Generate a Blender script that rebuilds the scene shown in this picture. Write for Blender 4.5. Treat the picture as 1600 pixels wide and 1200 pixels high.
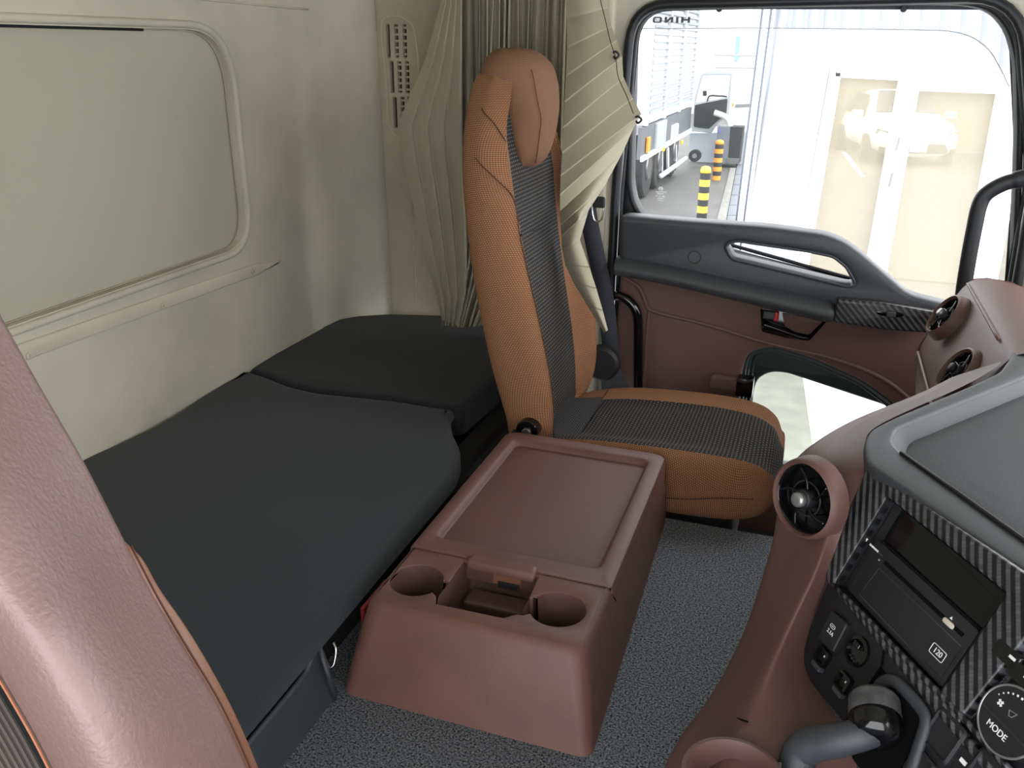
import bpy, math, random
from mathutils import Vector, Matrix, geometry, noise
random.seed(7)
S = bpy.context.scene
COL = S.collection
for o in list(bpy.data.objects): bpy.data.objects.remove(o)

# ------------------------------------------------------------------ camera
FPX = 1350.0
def nrm(v): return Vector(v).normalized()
Yc = nrm((505, -528, FPX)); Xt = Vector((4240, 583, -FPX)); Xc = nrm(Xt - Xt.dot(Yc)*Yc); Zc = Xc.cross(Yc)
R = Matrix((Xc, Yc, Zc))                      # camera (right, down, forward) -> world
CAM = Vector((0, 0, 1.0))                     # world origin: tunnel floor under the camera, metres
cam = bpy.data.cameras.new('camera'); cam.lens = FPX/1600*36; cam.sensor_width = 36; cam.clip_start = 0.02
co = bpy.data.objects.new('camera', cam); COL.objects.link(co)
M3 = Matrix((R.col[0], -R.col[1], -R.col[2])).transposed()
co.matrix_world = Matrix.Translation(CAM) @ M3.to_4x4()
S.camera = co

# ------------------------------------------------------------------ world and exposure
W = bpy.data.worlds.new('overcast'); S.world = W; W.use_nodes = True
nt = W.node_tree; bg = nt.nodes['Background']
tc = nt.nodes.new('ShaderNodeTexCoord'); sx = nt.nodes.new('ShaderNodeSeparateXYZ'); cr = nt.nodes.new('ShaderNodeValToRGB')
nt.links.new(tc.outputs['Generated'], sx.inputs[0]); nt.links.new(sx.outputs['Z'], cr.inputs[0]); nt.links.new(cr.outputs[0], bg.inputs[0])
cr.color_ramp.elements[0].position = 0.0; cr.color_ramp.elements[0].color = (0.90, 0.93, 0.96, 1)
cr.color_ramp.elements[1].position = 1.0; cr.color_ramp.elements[1].color = (1.0, 1.0, 1.0, 1)
bg.inputs[1].default_value = 2.8
S.view_settings.view_transform = 'Standard'; S.view_settings.look = 'None'; S.view_settings.gamma = 1
S.view_settings.use_curve_mapping = False
S.view_settings.exposure = 1.12

# ------------------------------------------------------------------ helpers
def ray(px, py): return R @ Vector(((px-800)/FPX, (py-600)/FPX, 1))
def onx(p, x): d = ray(*p); return CAM + d*(x/d.x)
def ony(p, y): d = ray(*p); return CAM + d*(y/d.y)
def onz(p, z): d = ray(*p); return CAM + d*((z-1.0)/d.z)
PO = Vector((0.131, 1.025, 0.492)); PH = nrm((0.505, -0.863, 0.004)); PV = Vector((-0.344, -0.205, -0.916)); PV = nrm(PV - PV.dot(PH)*PH)
PN = PH.cross(-PV)                            # out of the centre panel towards the driver
def onp(p, c=0):
    d = ray(*p); o = PO + PN*c
    return CAM + d*((o-CAM).dot(PN)/d.dot(PN))
def pl(p, c=0): q = onp(p, c) - PO; return (q.dot(PH), -q.dot(PV))
def frame(o, ux, uy):
    ux = nrm(ux); uy = Vector(uy); uy = nrm(uy - uy.dot(ux)*ux); n = ux.cross(uy)
    m = Matrix((ux, uy, n)).transposed().to_4x4(); m.translation = Vector(o); return m
FP = frame(PO, PH, -PV)                       # centre panel frame
def FY(y): return frame((0, y, 0), (1, 0, 0), (0, 0, 1))    # x right, y = world z, normal towards the camera side (-y)
def FZ(z): return frame((0, 0, z), (1, 0, 0), (0, 1, 0))
def FX(x): return frame((x, 0, 0), (0, 1, 0), (0, 0, 1))    # normal +x
def py(p, y): q = ony(p, y); return (q.x, q.z)
def pz(p, z): q = onz(p, z); return (q.x, q.y)
def pxx(p, x): q = onx(p, x); return (q.y, q.z)

def fin(ob, label=None, cat=None, group=None, kind=None):
    if label: ob['label'] = label
    if cat: ob['category'] = cat
    if group: ob['group'] = group
    if kind: ob['kind'] = kind
    return ob
def empty(name, loc, label, cat, group=None):
    o = bpy.data.objects.new(name, None); COL.objects.link(o); o.location = loc; o.empty_display_size = .05
    return fin(o, label, cat, group)
def attach(o, parent):
    if parent is not None:
        m = Matrix.Identity(4); p = parent
        loc = Vector((0, 0, 0))
        while p is not None: loc += p.location; p = p.parent
        o.parent = parent; o.location = -loc if parent.type == 'EMPTY' or loc.length > 0 else o.location
        o.location = -loc
def mob(name, vs, fs, mat, parent=None, smooth=True, uv=None, sub=0, label=None, bevel=0, solid=0, auto=None):
    me = bpy.data.meshes.new(name); me.from_pydata([tuple(v) for v in vs], [], fs)
    if uv is not None:
        l = me.uv_layers.new(name='UVMap')
        for lp in me.loops: l.data[lp.index].uv = uv[lp.vertex_index]
    me.materials.append(mat)
    if smooth: me.shade_smooth()
    if auto is not None: me.set_sharp_from_angle(angle=math.radians(auto))
    o = bpy.data.objects.new(name, me); COL.objects.link(o)
    attach(o, parent)
    if solid:
        m = o.modifiers.new('solid', 'SOLIDIFY'); m.thickness = solid; m.offset = -1
    if bevel:
        m = o.modifiers.new('bevel', 'BEVEL'); m.width = bevel; m.segments = 3; m.limit_method = 'ANGLE'
    if sub:
        m = o.modifiers.new('sub', 'SUBSURF'); m.levels = sub; m.render_levels = sub
    if label: o['label'] = label
    return o
def loft(name, rings, mat, parent=None, closed=True, cap=True, sub=0, smooth=True, auto=None, label=None, solid=0):
    n = len(rings[0]); vs = []; uv = []; fs = []
    vacc = 0
    for i, r in enumerate(rings):
        if i: vacc += sum((Vector(r[k])-Vector(rings[i-1][k])).length for k in range(n))/n
        u = 0
        for k, p in enumerate(r):
            if k: u += (Vector(p)-Vector(r[k-1])).length
            vs.append(p); uv.append((u, vacc))
    for i in range(len(rings)-1):
        for k in range(n if closed else n-1):
            a = i*n+k; b = i*n+(k+1) % n
            fs.append((a, b, b+n, a+n))
    if cap and closed:
        fs.append(tuple(range(n))[::-1]); fs.append(tuple((len(rings)-1)*n+k for k in range(n)))
    return mob(name, vs, fs, mat, parent, smooth, uv, sub, label, solid=solid, auto=auto)
def grid(name, f, nu, nv, mat, parent=None, sub=0, solid=0, label=None, flip=False):
    rings = [[f(u/(nu), v/(nv)) for u in range(nu+1)] for v in range(nv+1)]
    if flip: rings = rings[::-1]
    return loft(name, rings, mat, parent, closed=False, cap=False, sub=sub, solid=solid, label=label)
def rrect(cx, cy, hx, hy, r, n=5):
    out = []
    for (sx_, sy_, a0) in ((1, 1, 0), (-1, 1, 90), (-1, -1, 180), (1, -1, 270)):
        for k in range(n+1):
            a = math.radians(a0+90*k/n)
            out.append((cx+sx_*(hx-r)+r*math.cos(a), cy+sy_*(hy-r)+r*math.sin(a)))
    return out
def circ(cx, cy, rx, ry=None, n=32):
    ry = ry or rx
    return [(cx+rx*math.cos(2*math.pi*k/n), cy+ry*math.sin(2*math.pi*k/n)) for k in range(n)]
def fillet(pts, r, n=4):
    out = []; N = len(pts)
    for i in range(N):
        p = Vector(pts[i][:2]); a = Vector(pts[i-1][:2]); b = Vector(pts[(i+1) % N][:2])
        rr = pts[i][2] if len(pts[i]) > 2 else r
        d1 = (a-p); d2 = (b-p); l = min(rr, d1.length*.45, d2.length*.45)
        if l < 1e-5: out.append(tuple(p)); continue
        s = p+d1.normalized()*l; e = p+d2.normalized()*l
        for k in range(n+1):
            t = k/n; q = s*(1-t)**2+p*2*t*(1-t)+e*t*t; out.append(tuple(q))
    return out
def area(l): return sum(l[i-1][0]*l[i][1]-l[i][0]*l[i-1][1] for i in range(len(l)))/2
def offs(l, d):                                 # inward offset for ccw
    out = []; N = len(l)
    for i in range(N):
        a = Vector(l[i-1]); p = Vector(l[i]); b = Vector(l[(i+1) % N])
        e1 = (p-a); e2 = (b-p)
        if e1.length < 1e-9: e1 = e2
        if e2.length < 1e-9: e2 = e1
        n1 = Vector((-e1.y, e1.x)).normalized(); n2 = Vector((-e2.y, e2.x)).normalized()
        m = n1+n2
        if m.length < 1e-6: m = n1
        m.normalize(); c = max(.5, m.dot(n1)); out.append(tuple(p+m*(d/c)))
    return out
def plate(name, loops, F, thick, bev, mat, parent=None, label=None, back=True, top=0.0, bump=None):
    """flat moulded sheet with holes: loops in the frame's x,y; front face at local z=top, body behind it"""
    L = []
    for i, l in enumerate(loops):
        l = [tuple(p[:2]) for p in l]
        if (area(l) > 0) != (i == 0): l = l[::-1]
        L.append(l)
    vs = []; fs = []
    def add(l, z):
        s = len(vs); vs.extend([F @ Vector((p[0], p[1], z)) for p in l]); return s
    tops = []; tl = []
    for l in L:
        n = len(l)
        prof = [(0, top-thick), (0, top-bev)] + ([(bev*.3, top-bev*.3), (bev, top)] if bev > 0 else [])
        st = [add(offs(l, o) if o else l, z) for o, z in prof]
        for a, b in zip(st, st[1:]):
            for k in range(n): fs.append((a+k, a+(k+1) % n, b+(k+1) % n, b+k))
        tops.append(st[-1]); tl.append((offs(l, prof[-1][0]) if bev > 0 else l, st[0]))
    flat = []; idx = []; idb = []
    for (l, b0), t0 in zip(tl, tops):
        flat.append([Vector((p[0], p[1], 0)) for p in l]); idx += [t0+k for k in range(len(l))]; idb += [b0+k for k in range(len(l))]
    for t in geometry.tessellate_polygon(flat):
        P = [vs[idx[k]] for k in t]
        nn = (P[1]-P[0]).cross(P[2]-P[0])
        if nn.length < 1e-12: continue
        t = tuple(t) if nn.dot(F.col[2].xyz) > 0 else tuple(t)[::-1]
        fs.append(tuple(idx[k] for k in t))
        if back: fs.append(tuple(idb[k] for k in t)[::-1])
    o = mob(name, vs, fs, mat, parent, smooth=True, label=label, auto=50)
    return o
def catmull(pts, n=6, closed=False):
    P = [Vector(p) for p in pts]; N = len(P); out = []
    rng = range(N if closed else N-1)
    for i in rng:
        p0 = P[(i-1) % N] if closed or i > 0 else P[0]*2-P[1]
        p1 = P[i]; p2 = P[(i+1) % N]; p3 = P[(i+2) % N] if closed or i+2 < N else P[-1]*2-P[-2]
        for k in range(n):
            t = k/n
            out.append(.5*((2*p1)+(p2-p0)*t+(2*p0-5*p1+4*p2-p3)*t*t+(3*p1-p0-3*p2+p3)*t**3))
    if not closed: out.append(P[-1])
    return out
def tube(name, pts, r, mat, parent=None, closed=False, n=12, smoothn=6, label=None, flat=1.0, up=None):
    P = catmull(pts, smoothn, closed) if smoothn > 1 else [Vector(p) for p in pts]
    N = len(P); rings = []; u = None
    for i, p in enumerate(P):
        t = (P[(i+1) % N]-P[i-1]) if closed else (P[min(i+1, N-1)]-P[max(i-1, 0)])
        t.normalize()
        if u is None: u = t.orthogonal().normalized() if up is None else nrm(Vector(up)-Vector(up).dot(t)*t)
        else: u = (u-u.dot(t)*t).normalized() if up is None else nrm(Vector(up)-Vector(up).dot(t)*t)
        w = t.cross(u); rr = r(i/(N-1)) if callable(r) else r
        rings.append([p+u*(math.cos(2*math.pi*k/n)*rr*flat)+w*(math.sin(2*math.pi*k/n)*rr) for k in range(n)])
    if closed: rings.append(rings[0])
    return loft(name, rings, mat, parent, cap=not closed, label=label)
def stack(name, rings, F, mat, parent=None, cap=True, sub=0, auto=40, label=None, cap0=True):
    """rings: list of (loop2d, z) in frame F"""
    RR = [[F @ Vector((p[0], p[1], z)) for p in l] for l, z in rings]
    o = loft(name, RR, mat, parent, cap=False, sub=sub, auto=auto, label=label)
    me = o.data; n = len(RR[0])
    if cap:
        import bmesh
        bm = bmesh.new(); bm.from_mesh(me); bm.verts.ensure_lookup_table()
        if cap0: bm.faces.new([bm.verts[k] for k in range(n)][::-1])
        bm.faces.new([bm.verts[(len(RR)-1)*n+k] for k in range(n)])
        bm.normal_update(); bm.to_mesh(me); bm.free()
    return o
def box(name, c, h, mat, parent=None, F=None, bevel=.003, label=None, rot=None):
    F = F or Matrix.Identity(4); c = Vector(c); vs = []
    for sx_ in (-1, 1):
        for sy_ in (-1, 1):
            for sz_ in (-1, 1):
                v = Vector((sx_*h[0], sy_*h[1], sz_*h[2]))
                if rot is not None: v = rot @ v
                vs.append(F @ (c+v))
    fs = [(0, 1, 3, 2), (4, 6, 7, 5), (0, 4, 5, 1), (2, 3, 7, 6), (0, 2, 6, 4), (1, 5, 7, 3)]
    return mob(name, vs, fs, mat, parent, smooth=False, bevel=bevel, label=label)
def cyl(name, F, r, z0, z1, mat, parent=None, n=28, bev=.0015, label=None, r1=None, cx=0, cy=0):
    r1 = r1 or r
    return stack(name, [(circ(cx, cy, r, n=n), z0), (circ(cx, cy, r1, n=n), z1-bev), (circ(cx, cy, r1-bev, n=n), z1)], F, mat, parent, auto=35, label=label)
def text(name, s, F, size, mat, parent, sx_=1.0, flip=False, label=None, depth=.0003, bold=0.0):
    cu = bpy.data.curves.new(name, 'FONT'); cu.body = s; cu.size = size; cu.extrude = depth; cu.align_x = 'CENTER'; cu.align_y = 'CENTER'; cu.offset = bold
    ob = bpy.data.objects.new(name+'_t', cu); COL.objects.link(ob)
    dg = bpy.context.evaluated_depsgraph_get(); me = bpy.data.meshes.new_from_object(ob.evaluated_get(dg))
    bpy.data.objects.remove(ob)
    me.transform(F @ Matrix.Diagonal((-sx_ if flip else sx_, 1, 1, 1)))
    if flip: me.flip_normals()
    me.materials.clear(); me.materials.append(mat); me.name = name
    o = bpy.data.objects.new(name, me); COL.objects.link(o); attach(o, parent)
    if label: o['label'] = label
    return o

# ------------------------------------------------------------------ materials
def lin(c):
    return tuple(((x/255)/12.92 if x/255 <= .04045 else ((x/255+.055)/1.055)**2.4) for x in c)+(1,)
def mat(name, col, rough=.6, bump=(0, 0), var=(0, 0), metal=0, spec=.5, coat=0, col2=None, sheen=0, emit=0):
    m = bpy.data.materials.new(name); m.use_nodes = True; nt = m.node_tree; b = nt.nodes['Principled BSDF']
    b.inputs['Base Color'].default_value = lin(col); b.inputs['Roughness'].default_value = rough
    b.inputs['Metallic'].default_value = metal; b.inputs['Specular IOR Level'].default_value = spec
    b.inputs['Coat Weight'].default_value = coat; b.inputs['Sheen Weight'].default_value = sheen
    tc = nt.nodes.new('ShaderNodeTexCoord')
    if var[0]:
        nz = nt.nodes.new('ShaderNodeTexNoise'); nz.inputs['Scale'].default_value = var[0]; nz.inputs['Detail'].default_value = 5
        nt.links.new(tc.outputs['Object'], nz.inputs['Vector'])
        rp = nt.nodes.new('ShaderNodeValToRGB'); rp.color_ramp.elements[0].position = .35; rp.color_ramp.elements[1].position = .65
        a = lin(col); k = var[1]
        rp.color_ramp.elements[0].color = tuple(x*(1-k) for x in a[:3])+(1,)
        rp.color_ramp.elements[1].color = lin(col2) if col2 else tuple(min(1, x*(1+k)) for x in a[:3])+(1,)
        nt.links.new(nz.outputs[0], rp.inputs[0]); nt.links.new(rp.outputs[0], b.inputs['Base Color'])
    if bump[0]:
        nz = nt.nodes.new('ShaderNodeTexNoise'); nz.inputs['Scale'].default_value = bump[0]; nz.inputs['Detail'].default_value = 3
        nt.links.new(tc.outputs['Object'], nz.inputs['Vector'])
        bp = nt.nodes.new('ShaderNodeBump'); bp.inputs['Strength'].default_value = bump[1]; bp.inputs['Distance'].default_value = .001
        nt.links.new(nz.outputs[0], bp.inputs['Height']); nt.links.new(bp.outputs[0], b.inputs['Normal'])
    return m
def weave(name, base, thread, sx_, sy_, mortar=.35, rough=.9, bump=.5, rot=0, coord='UV', offset=.5):
    m = bpy.data.materials.new(name); m.use_nodes = True; nt = m.node_tree; b = nt.nodes['Principled BSDF']
    b.inputs['Roughness'].default_value = rough; b.inputs['Specular IOR Level'].default_value = .25
    tc = nt.nodes.new('ShaderNodeTexCoord'); mp = nt.nodes.new('ShaderNodeMapping'); mp.inputs['Rotation'].default_value[2] = math.radians(rot)
    br = nt.nodes.new('ShaderNodeTexBrick'); br.offset = offset
    br.inputs['Scale'].default_value = 1; br.inputs['Brick Width'].default_value = sx_; br.inputs['Row Height'].default_value = sy_
    br.inputs['Mortar Size'].default_value = min(sx_, sy_)*mortar; br.inputs['Mortar Smooth'].default_value = .4
    br.inputs['Color1'].default_value = lin(thread); br.inputs['Color2'].default_value = lin(thread); br.inputs['Mortar'].default_value = lin(base)
    nt.links.new(tc.outputs[coord], mp.inputs[0]); nt.links.new(mp.outputs[0], br.inputs['Vector']); nt.links.new(br.outputs['Color'], b.inputs['Base Color'])
    bp = nt.nodes.new('ShaderNodeBump'); bp.inputs['Strength'].default_value = bump; bp.inputs['Distance'].default_value = .001; bp.invert = True
    nt.links.new(br.outputs['Fac'], bp.inputs['Height']); nt.links.new(bp.outputs[0], b.inputs['Normal'])
    return m
CREAM = mat('cream_vinyl', (184, 179, 162), .75, (900, .25), (2.6, .14), spec=.3)
CREAM2 = mat('cream_vinyl_dirty', (172, 164, 143), .8, (700, .3), (5, .12), spec=.3)
CREAMP = mat('cream_plastic', (190, 184, 164), .6, (1200, .2), (6, .06))
BLIND = mat('window_cover', (178, 174, 156), .7, (1500, .1), (1.5, .03), spec=.3)
BROWN = mat('brown_plastic', (94, 67, 60), .46, (1100, .5), (6, .06), spec=.45)
BROWNW = mat('brown_plastic_worn', (99, 69, 60), .46, (1000, .5), (14, .08), spec=.45)
BROWND = mat('brown_door_trim', (100, 72, 68), .5, (1100, .5), (5, .06), spec=.4)
LEATHER = mat('brown_leather', (124, 99, 93), .42, (220, .9), (5, .08), spec=.6)
LEATHER2 = mat('tan_leather', (132, 90, 70), .42, (380, .5), (5, .06), spec=.5)
TAN = weave('tan_knit', (106, 73, 51), (174, 127, 92), .0062, .0042, .3, bump=.6)
TANH = weave('tan_knit_head', (104, 74, 56), (144, 106, 82), .0040, .0026, .3, bump=.35)
BLACKF = weave('black_weave', (38, 37, 38), (104, 98, 92), .0125, .0092, .40, bump=.9)
BLACKF2 = weave('black_weave_fine', (38, 39, 42), (96, 96, 98), .0105, .0060, .3, bump=.8)
GREYF = weave('grey_ribbed_fabric', (58, 52, 50), (88, 80, 76), .004, .3, .3, bump=.6)
STITCH = mat('stitching', (70, 42, 28), .8)
DARKST = mat('dark_seam', (24, 24, 26), .9)
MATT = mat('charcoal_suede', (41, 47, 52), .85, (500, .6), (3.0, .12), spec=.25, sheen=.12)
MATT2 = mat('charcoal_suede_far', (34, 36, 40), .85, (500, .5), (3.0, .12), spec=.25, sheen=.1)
CARPET = mat('speckled_carpet', (60, 65, 72), .95, (700, .9), (300, .7), col2=(138, 144, 154), spec=.1)
BLACKP = mat('black_plastic', (30, 31, 34), .5, (1200, .35), spec=.4)
BLACKG = mat('gloss_black', (10, 10, 12), .12, spec=.5)
BLACKM = mat('matte_black', (22, 23, 25), .75)
VOID = mat('dark_gap', (8, 8, 9), .95, spec=.1)
CHAR = mat('charcoal_plastic', (54, 58, 63), .42, (1300, .5), spec=.5)
CHARD = mat('charcoal_soft_pad', (50, 54, 58), .45, (900, .7), spec=.5)
TRAYM = mat('grey_dash_tray', (50, 54, 60), .5, (1300, .5), (9, .05), spec=.5)
TRAYF = mat('grey_dash_mat', (52, 57, 63), .55, (1500, .8), (9, .06), spec=.45)
SEAL = mat('rubber_seal', (46, 56, 56), .5, (900, .2), spec=.4)
RUB = mat('black_rubber', (24, 27, 31), .45, spec=.4)
BELT = weave('belt_webbing', (48, 50, 56), (72, 75, 84), .0016, .003, .3, bump=.5)
CURT = mat('curtain_fabric', (164, 158, 138), .8, (600, .25), (4, .05), spec=.3)
CHROME = mat('chrome', (190, 190, 190), .2, metal=1)
SILV = mat('satin_silver', (150, 150, 150), .35, metal=.7)
STEEL = mat('grey_steel', (120, 120, 122), .35, metal=.8)
RED = mat('red_plastic', (190, 30, 36), .4)
REDD = mat('dark_red_webbing', (110, 14, 18), .6)
WHITEM = mat('white_marking', (225, 225, 225), .5)
GREYM = mat('grey_marking', (110, 112, 115), .5)
IVORY = mat('ivory_button', (200, 190, 175), .35)
CARB = None
def carbon():
    m = bpy.data.materials.new('carbon_pattern'); m.use_nodes = True; nt = m.node_tree; b = nt.nodes['Principled BSDF']
    b.inputs['Roughness'].default_value = .38
    tc = nt.nodes.new('ShaderNodeTexCoord'); mp = nt.nodes.new('ShaderNodeMapping')
    # the twill lies in the panel plane: rotate object space into the panel frame
    e = FP.to_3x3().inverted().to_euler(); mp.inputs['Rotation'].default_value = e
    mp2 = nt.nodes.new('ShaderNodeMapping'); mp2.inputs['Rotation'].default_value[2] = math.radians(52)
    br = nt.nodes.new('ShaderNodeTexBrick'); br.offset = .5; br.inputs['Scale'].default_value = 1
    br.inputs['Brick Width'].default_value = .0040; br.inputs['Row Height'].default_value = .0104; br.inputs['Mortar Size'].default_value = .0003
    w = nt.nodes.new('ShaderNodeTexWave'); w.bands_direction = 'Y'; w.inputs['Scale'].default_value = 30; w.inputs['Distortion'].default_value = 0
    nt.links.new(tc.outputs['Object'], mp.inputs[0]); nt.links.new(mp.outputs[0], mp2.inputs[0]); nt.links.new(mp2.outputs[0], w.inputs[0]); nt.links.new(mp2.outputs[0], br.inputs['Vector'])
    br.inputs['Color1'].default_value = (1, 1, 1, 1); br.inputs['Color2'].default_value = (.55, .55, .55, 1); br.inputs['Mortar'].default_value = (.3, .3, .3, 1)
    r = nt.nodes.new('ShaderNodeValToRGB'); r.color_ramp.elements[0].position = .35; r.color_ramp.elements[1].position = .75
    r.color_ramp.elements[0].color = lin((20, 21, 24)); r.color_ramp.elements[1].color = lin((86, 88, 92))
    nt.links.new(w.outputs[0], r.inputs[0])
    mx = nt.nodes.new('ShaderNodeMixRGB'); mx.blend_type = 'MULTIPLY'; mx.inputs[0].default_value = .8
    nt.links.new(r.outputs[0], mx.inputs[1]); nt.links.new(br.outputs['Color'], mx.inputs[2]); nt.links.new(mx.outputs[0], b.inputs['Base Color'])
    return m
CARB = carbon()
def glass(name, tint, alpha, rough=.02):
    m = bpy.data.materials.new(name); m.use_nodes = True; nt = m.node_tree; b = nt.nodes['Principled BSDF']
    b.inputs['Base Color'].default_value = lin(tint); b.inputs['Roughness'].default_value = rough
    tr = nt.nodes.new('ShaderNodeBsdfTransparent'); mx = nt.nodes.new('ShaderNodeMixShader'); mx.inputs[0].default_value = alpha
    out = nt.nodes['Material Output']
    nt.links.new(tr.outputs[0], mx.inputs[1]); nt.links.new(b.outputs[0], mx.inputs[2]); nt.links.new(mx.outputs[0], out.inputs[0])
    return m
GLASS = glass('clear_glass', (200, 210, 210), .06)
VISOR = glass('smoky_visor', (120, 122, 128), .16)
BEIGEG = glass('beige_tinted_glass', (150, 142, 124), .46, .3)
exec_order = []

# ================================================================== THE SETTING: cab shell
def struct(o): o['kind'] = 'structure'; return o
floor = plate('floor', [fillet([(-.76, -.6), (1.3, -.6), (1.3, 1.745), (-.76, 1.745)], .01)], FZ(0), .03, .012, CARPET); struct(floor)
fw = box('floor', (0.3, 2.15, -.42), (1.0, .40, .01), BLACKM, bevel=0); struct(fw)
f2 = box('wall_tunnel', (0.32, 1.735, -.22), (.98, .006, .19), BLACKM, bevel=0); struct(f2)
XR = -1.47
# rear wall with the recessed window opening
win = [pxx(p, XR) for p in [(300, 412), (30, 503)]]
def exl(pa, pb, y):
    a = pxx(pa, XR); b = pxx(pb, XR); t = (y-a[0])/(b[0]-a[0]); return (y, a[1]+(b[1]-a[1])*t)
wc1 = pxx((352, 48), XR); wc2 = pxx((388, 382), XR)
rl = [(-1.3, -.5), (2.36, -.5), (2.36, 1.7), (-1.3, 1.7)]
hole = fillet([exl((300, 411), (30, 504), -.9), (*wc2, .10), (*wc1, .14), exl((0, 38), (270, 46), -.9)], .10, 7)
rw = plate('wall_rear', [rl, hole], FX(XR), .05, .0, CREAM); struct(rw)
# raised rolled border round the opening
brd = [FX(XR) @ Vector((p[0], p[1], .0)) for p in offs(hole if area(hole) > 0 else hole[::-1], -.012)]
tube('window_border', brd, .0095, CREAM, rw, closed=True, smoothn=1, n=8)
cov = plate('window_cover', [offs(hole if area(hole) > 0 else hole[::-1], -.01)], FX(XR-.022), .02, .003, BLIND, rw)
tube('window_seal', [FX(XR-.018) @ Vector((p[0], p[1], 0)) for p in offs(hole if area(hole) > 0 else hole[::-1], .002)], .0016, CREAM2, rw, closed=True, smoothn=1, n=6)
tube('window_top_shadow', [FX(XR-.014) @ Vector((*exl((0, 40), (270, 48), y), 0)) for y in (-.8, .5, 1.2, 1.72)], .0028, RUB, rw, n=6)  # dark tube stands in for the thin shadow under the top edge
# fixing strip below the window
st = plate('fixing_strip', [fillet([exl((40, 567), (255, 488), -.9), pxx((400, 430), XR), pxx((440, 407), XR), pxx((400, 411), XR), exl((40, 540), (255, 467), -.9)], .012)], FX(XR+.006), .01, .004, CREAMP, rw)
for p in [(396, 424), (255, 478), (46, 556)]:
    a = pxx(p, XR+.008)
    b_ = cyl('strip_button', FX(XR+.006), .0075, 0, .004, CREAMP, rw, cx=a[0], cy=a[1], n=16)
    cyl('strip_button_centre', FX(XR+.010), .004, 0, .001, CREAM2, b_, cx=a[0], cy=a[1], n=12, bev=.0003)
# embossed upper seam
tube('panel_seam', [FX(XR+.002) @ Vector((y, 1.10-.012*(y-1.0), 0)) for y in (1.0, 1.5, 2.0, 2.4)], .003, CREAM, rw, n=6)
# rounded corner to the side wall
YS = 2.70
CK = [(-1.476, 2.33), (-1.469, 2.42), (-1.465, 2.50), (-1.452, 2.56), (-1.435, 2.60), (-1.412, 2.632), (-1.395, 2.652), (-1.385, 2.665), (-1.37, 2.68), (-1.33, 2.70), (-1.2, 2.70)]
def corner(u, v):
    t = min(u*10, 9.9999); i = int(t); a = CK[i]; b = CK[i+1]; k = t-i
    return Vector((a[0]+(b[0]-a[0])*k, a[1]+(b[1]-a[1])*k, -.5+2.2*v))
cn = grid('wall_corner', corner, 20, 6, CREAM); struct(cn)
side = plate('wall_left', [[(XR+.25, -.5), (-.66, -.5), (-.66, 1.7), (XR+.25, 1.7)]], FY(YS), .05, .003, CREAM); struct(side)
# pillar trim panel with the ventilation slots, standing proud of the wall
YP = 2.655
def yp(p): return py(p, YP)
pan = [(-1.366, .0), (-1.374, .5), (-1.385, 1.30), (-.60, 1.30), (-.60, .0)]
slots = []; X0 = []
for cx_, row in [(606, 0), (619, 0), (632, 0), (612, 1), (624, 1), (636, 1), (617, 2), (629, 2), (640, 2)]:
    y0, y1 = [(38, 90), (96, 145), (152, 200)][row]
    q0 = yp((cx_-3.5, y0)); q1 = yp((cx_+3.5, y1)); slots.append(fillet([(q0[0], q1[1]), (q1[0]-.0, q1[1]), (q1[0], q0[1]), (q0[0], q0[1])], .003, 2)); X0.append((q0, q1))
pn = plate('trim_1', [fillet(pan, .03), *slots], FY(YP), .02, .004, CREAM2); struct(pn)
tube('grille_surround', [ony(p, YP-.002) for p in [(598, 32), (640, 34), (652, 80), (654, 150), (650, 208), (612, 205), (603, 120)]], .0025, CREAMP, pn, closed=True, n=6)
for q0, q1 in X0:
    box('grille_depth', ((q0[0]+q1[0])/2, YP+.024, (q0[1]+q1[1])/2), (.010, .002, abs(q1[1]-q0[1])/2+.006), VOID, pn, bevel=0)
for i, (q0, q1) in enumerate(X0):
    if i % 3 == 0: continue
    for k in range(5):
        z = q0[1]+(q1[1]-q0[1])*(k+.5)/5
        box('grille_bar', ((q0[0]+q1[0])/2, YP+.006, z), (.006, .002, .0035), CREAM2, pn, bevel=.001)
tube('trim_recess_line', [ony(p, YP-.001) for p in [(648, 250), (644, 320), (647, 400), (650, 470)]], .004, CREAM2, pn, n=6)
# side wall round the door opening (B pillar, A pillar, header)
YD = 2.52
ho = fillet([(-.545, -.52), (.47, -.52), (.535, .30), (.515, .70), (.40, 1.118, .12), (-.53, 1.10, .10), (-.548, .6)], .06, 6)
wl = plate('wall_left', [[(-.78, -.55), (.80, -.55), (.80, 1.7), (-.78, 1.7)], ho], FY(YD-.03), .055, .02, CREAM); struct(wl)
box('pillar_trim', (-.66, YD-.028, .5), (.09, .02, .62), CREAMP, wl, bevel=.015)
tube('weatherstrip', [FY(YD-.035) @ Vector((p[0], p[1], 0)) for p in offs(ho if area(ho) > 0 else ho[::-1], .004)], .013, RUB, wl, closed=True, smoothn=1, n=8)
# ceiling, driver side and front shell (mostly outside the frame), openings narrowed to cut the light
struct(box('ceiling', (-.2, 1.2, 1.74), (1.32, 1.55, .03), CREAM, bevel=0))
struct(box('wall_right', (-1.05, -.42, .65), (.46, .03, 1.1), CREAM, bevel=0))
struct(box('wall_right', (.95, -.42, .65), (.22, .03, 1.1), CREAM, bevel=0))
struct(box('wall_right', (.07, -.42, 1.50), (.66, .03, .25), CREAM, bevel=0))
struct(box('wall_front', (1.10, 1.1, 1.50), (.05, 1.6, .25), CREAM, bevel=0))
struct(box('wall_front', (1.14, 1.1, -.05), (.03, 1.6, .50), BLACKM, bevel=0))

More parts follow.
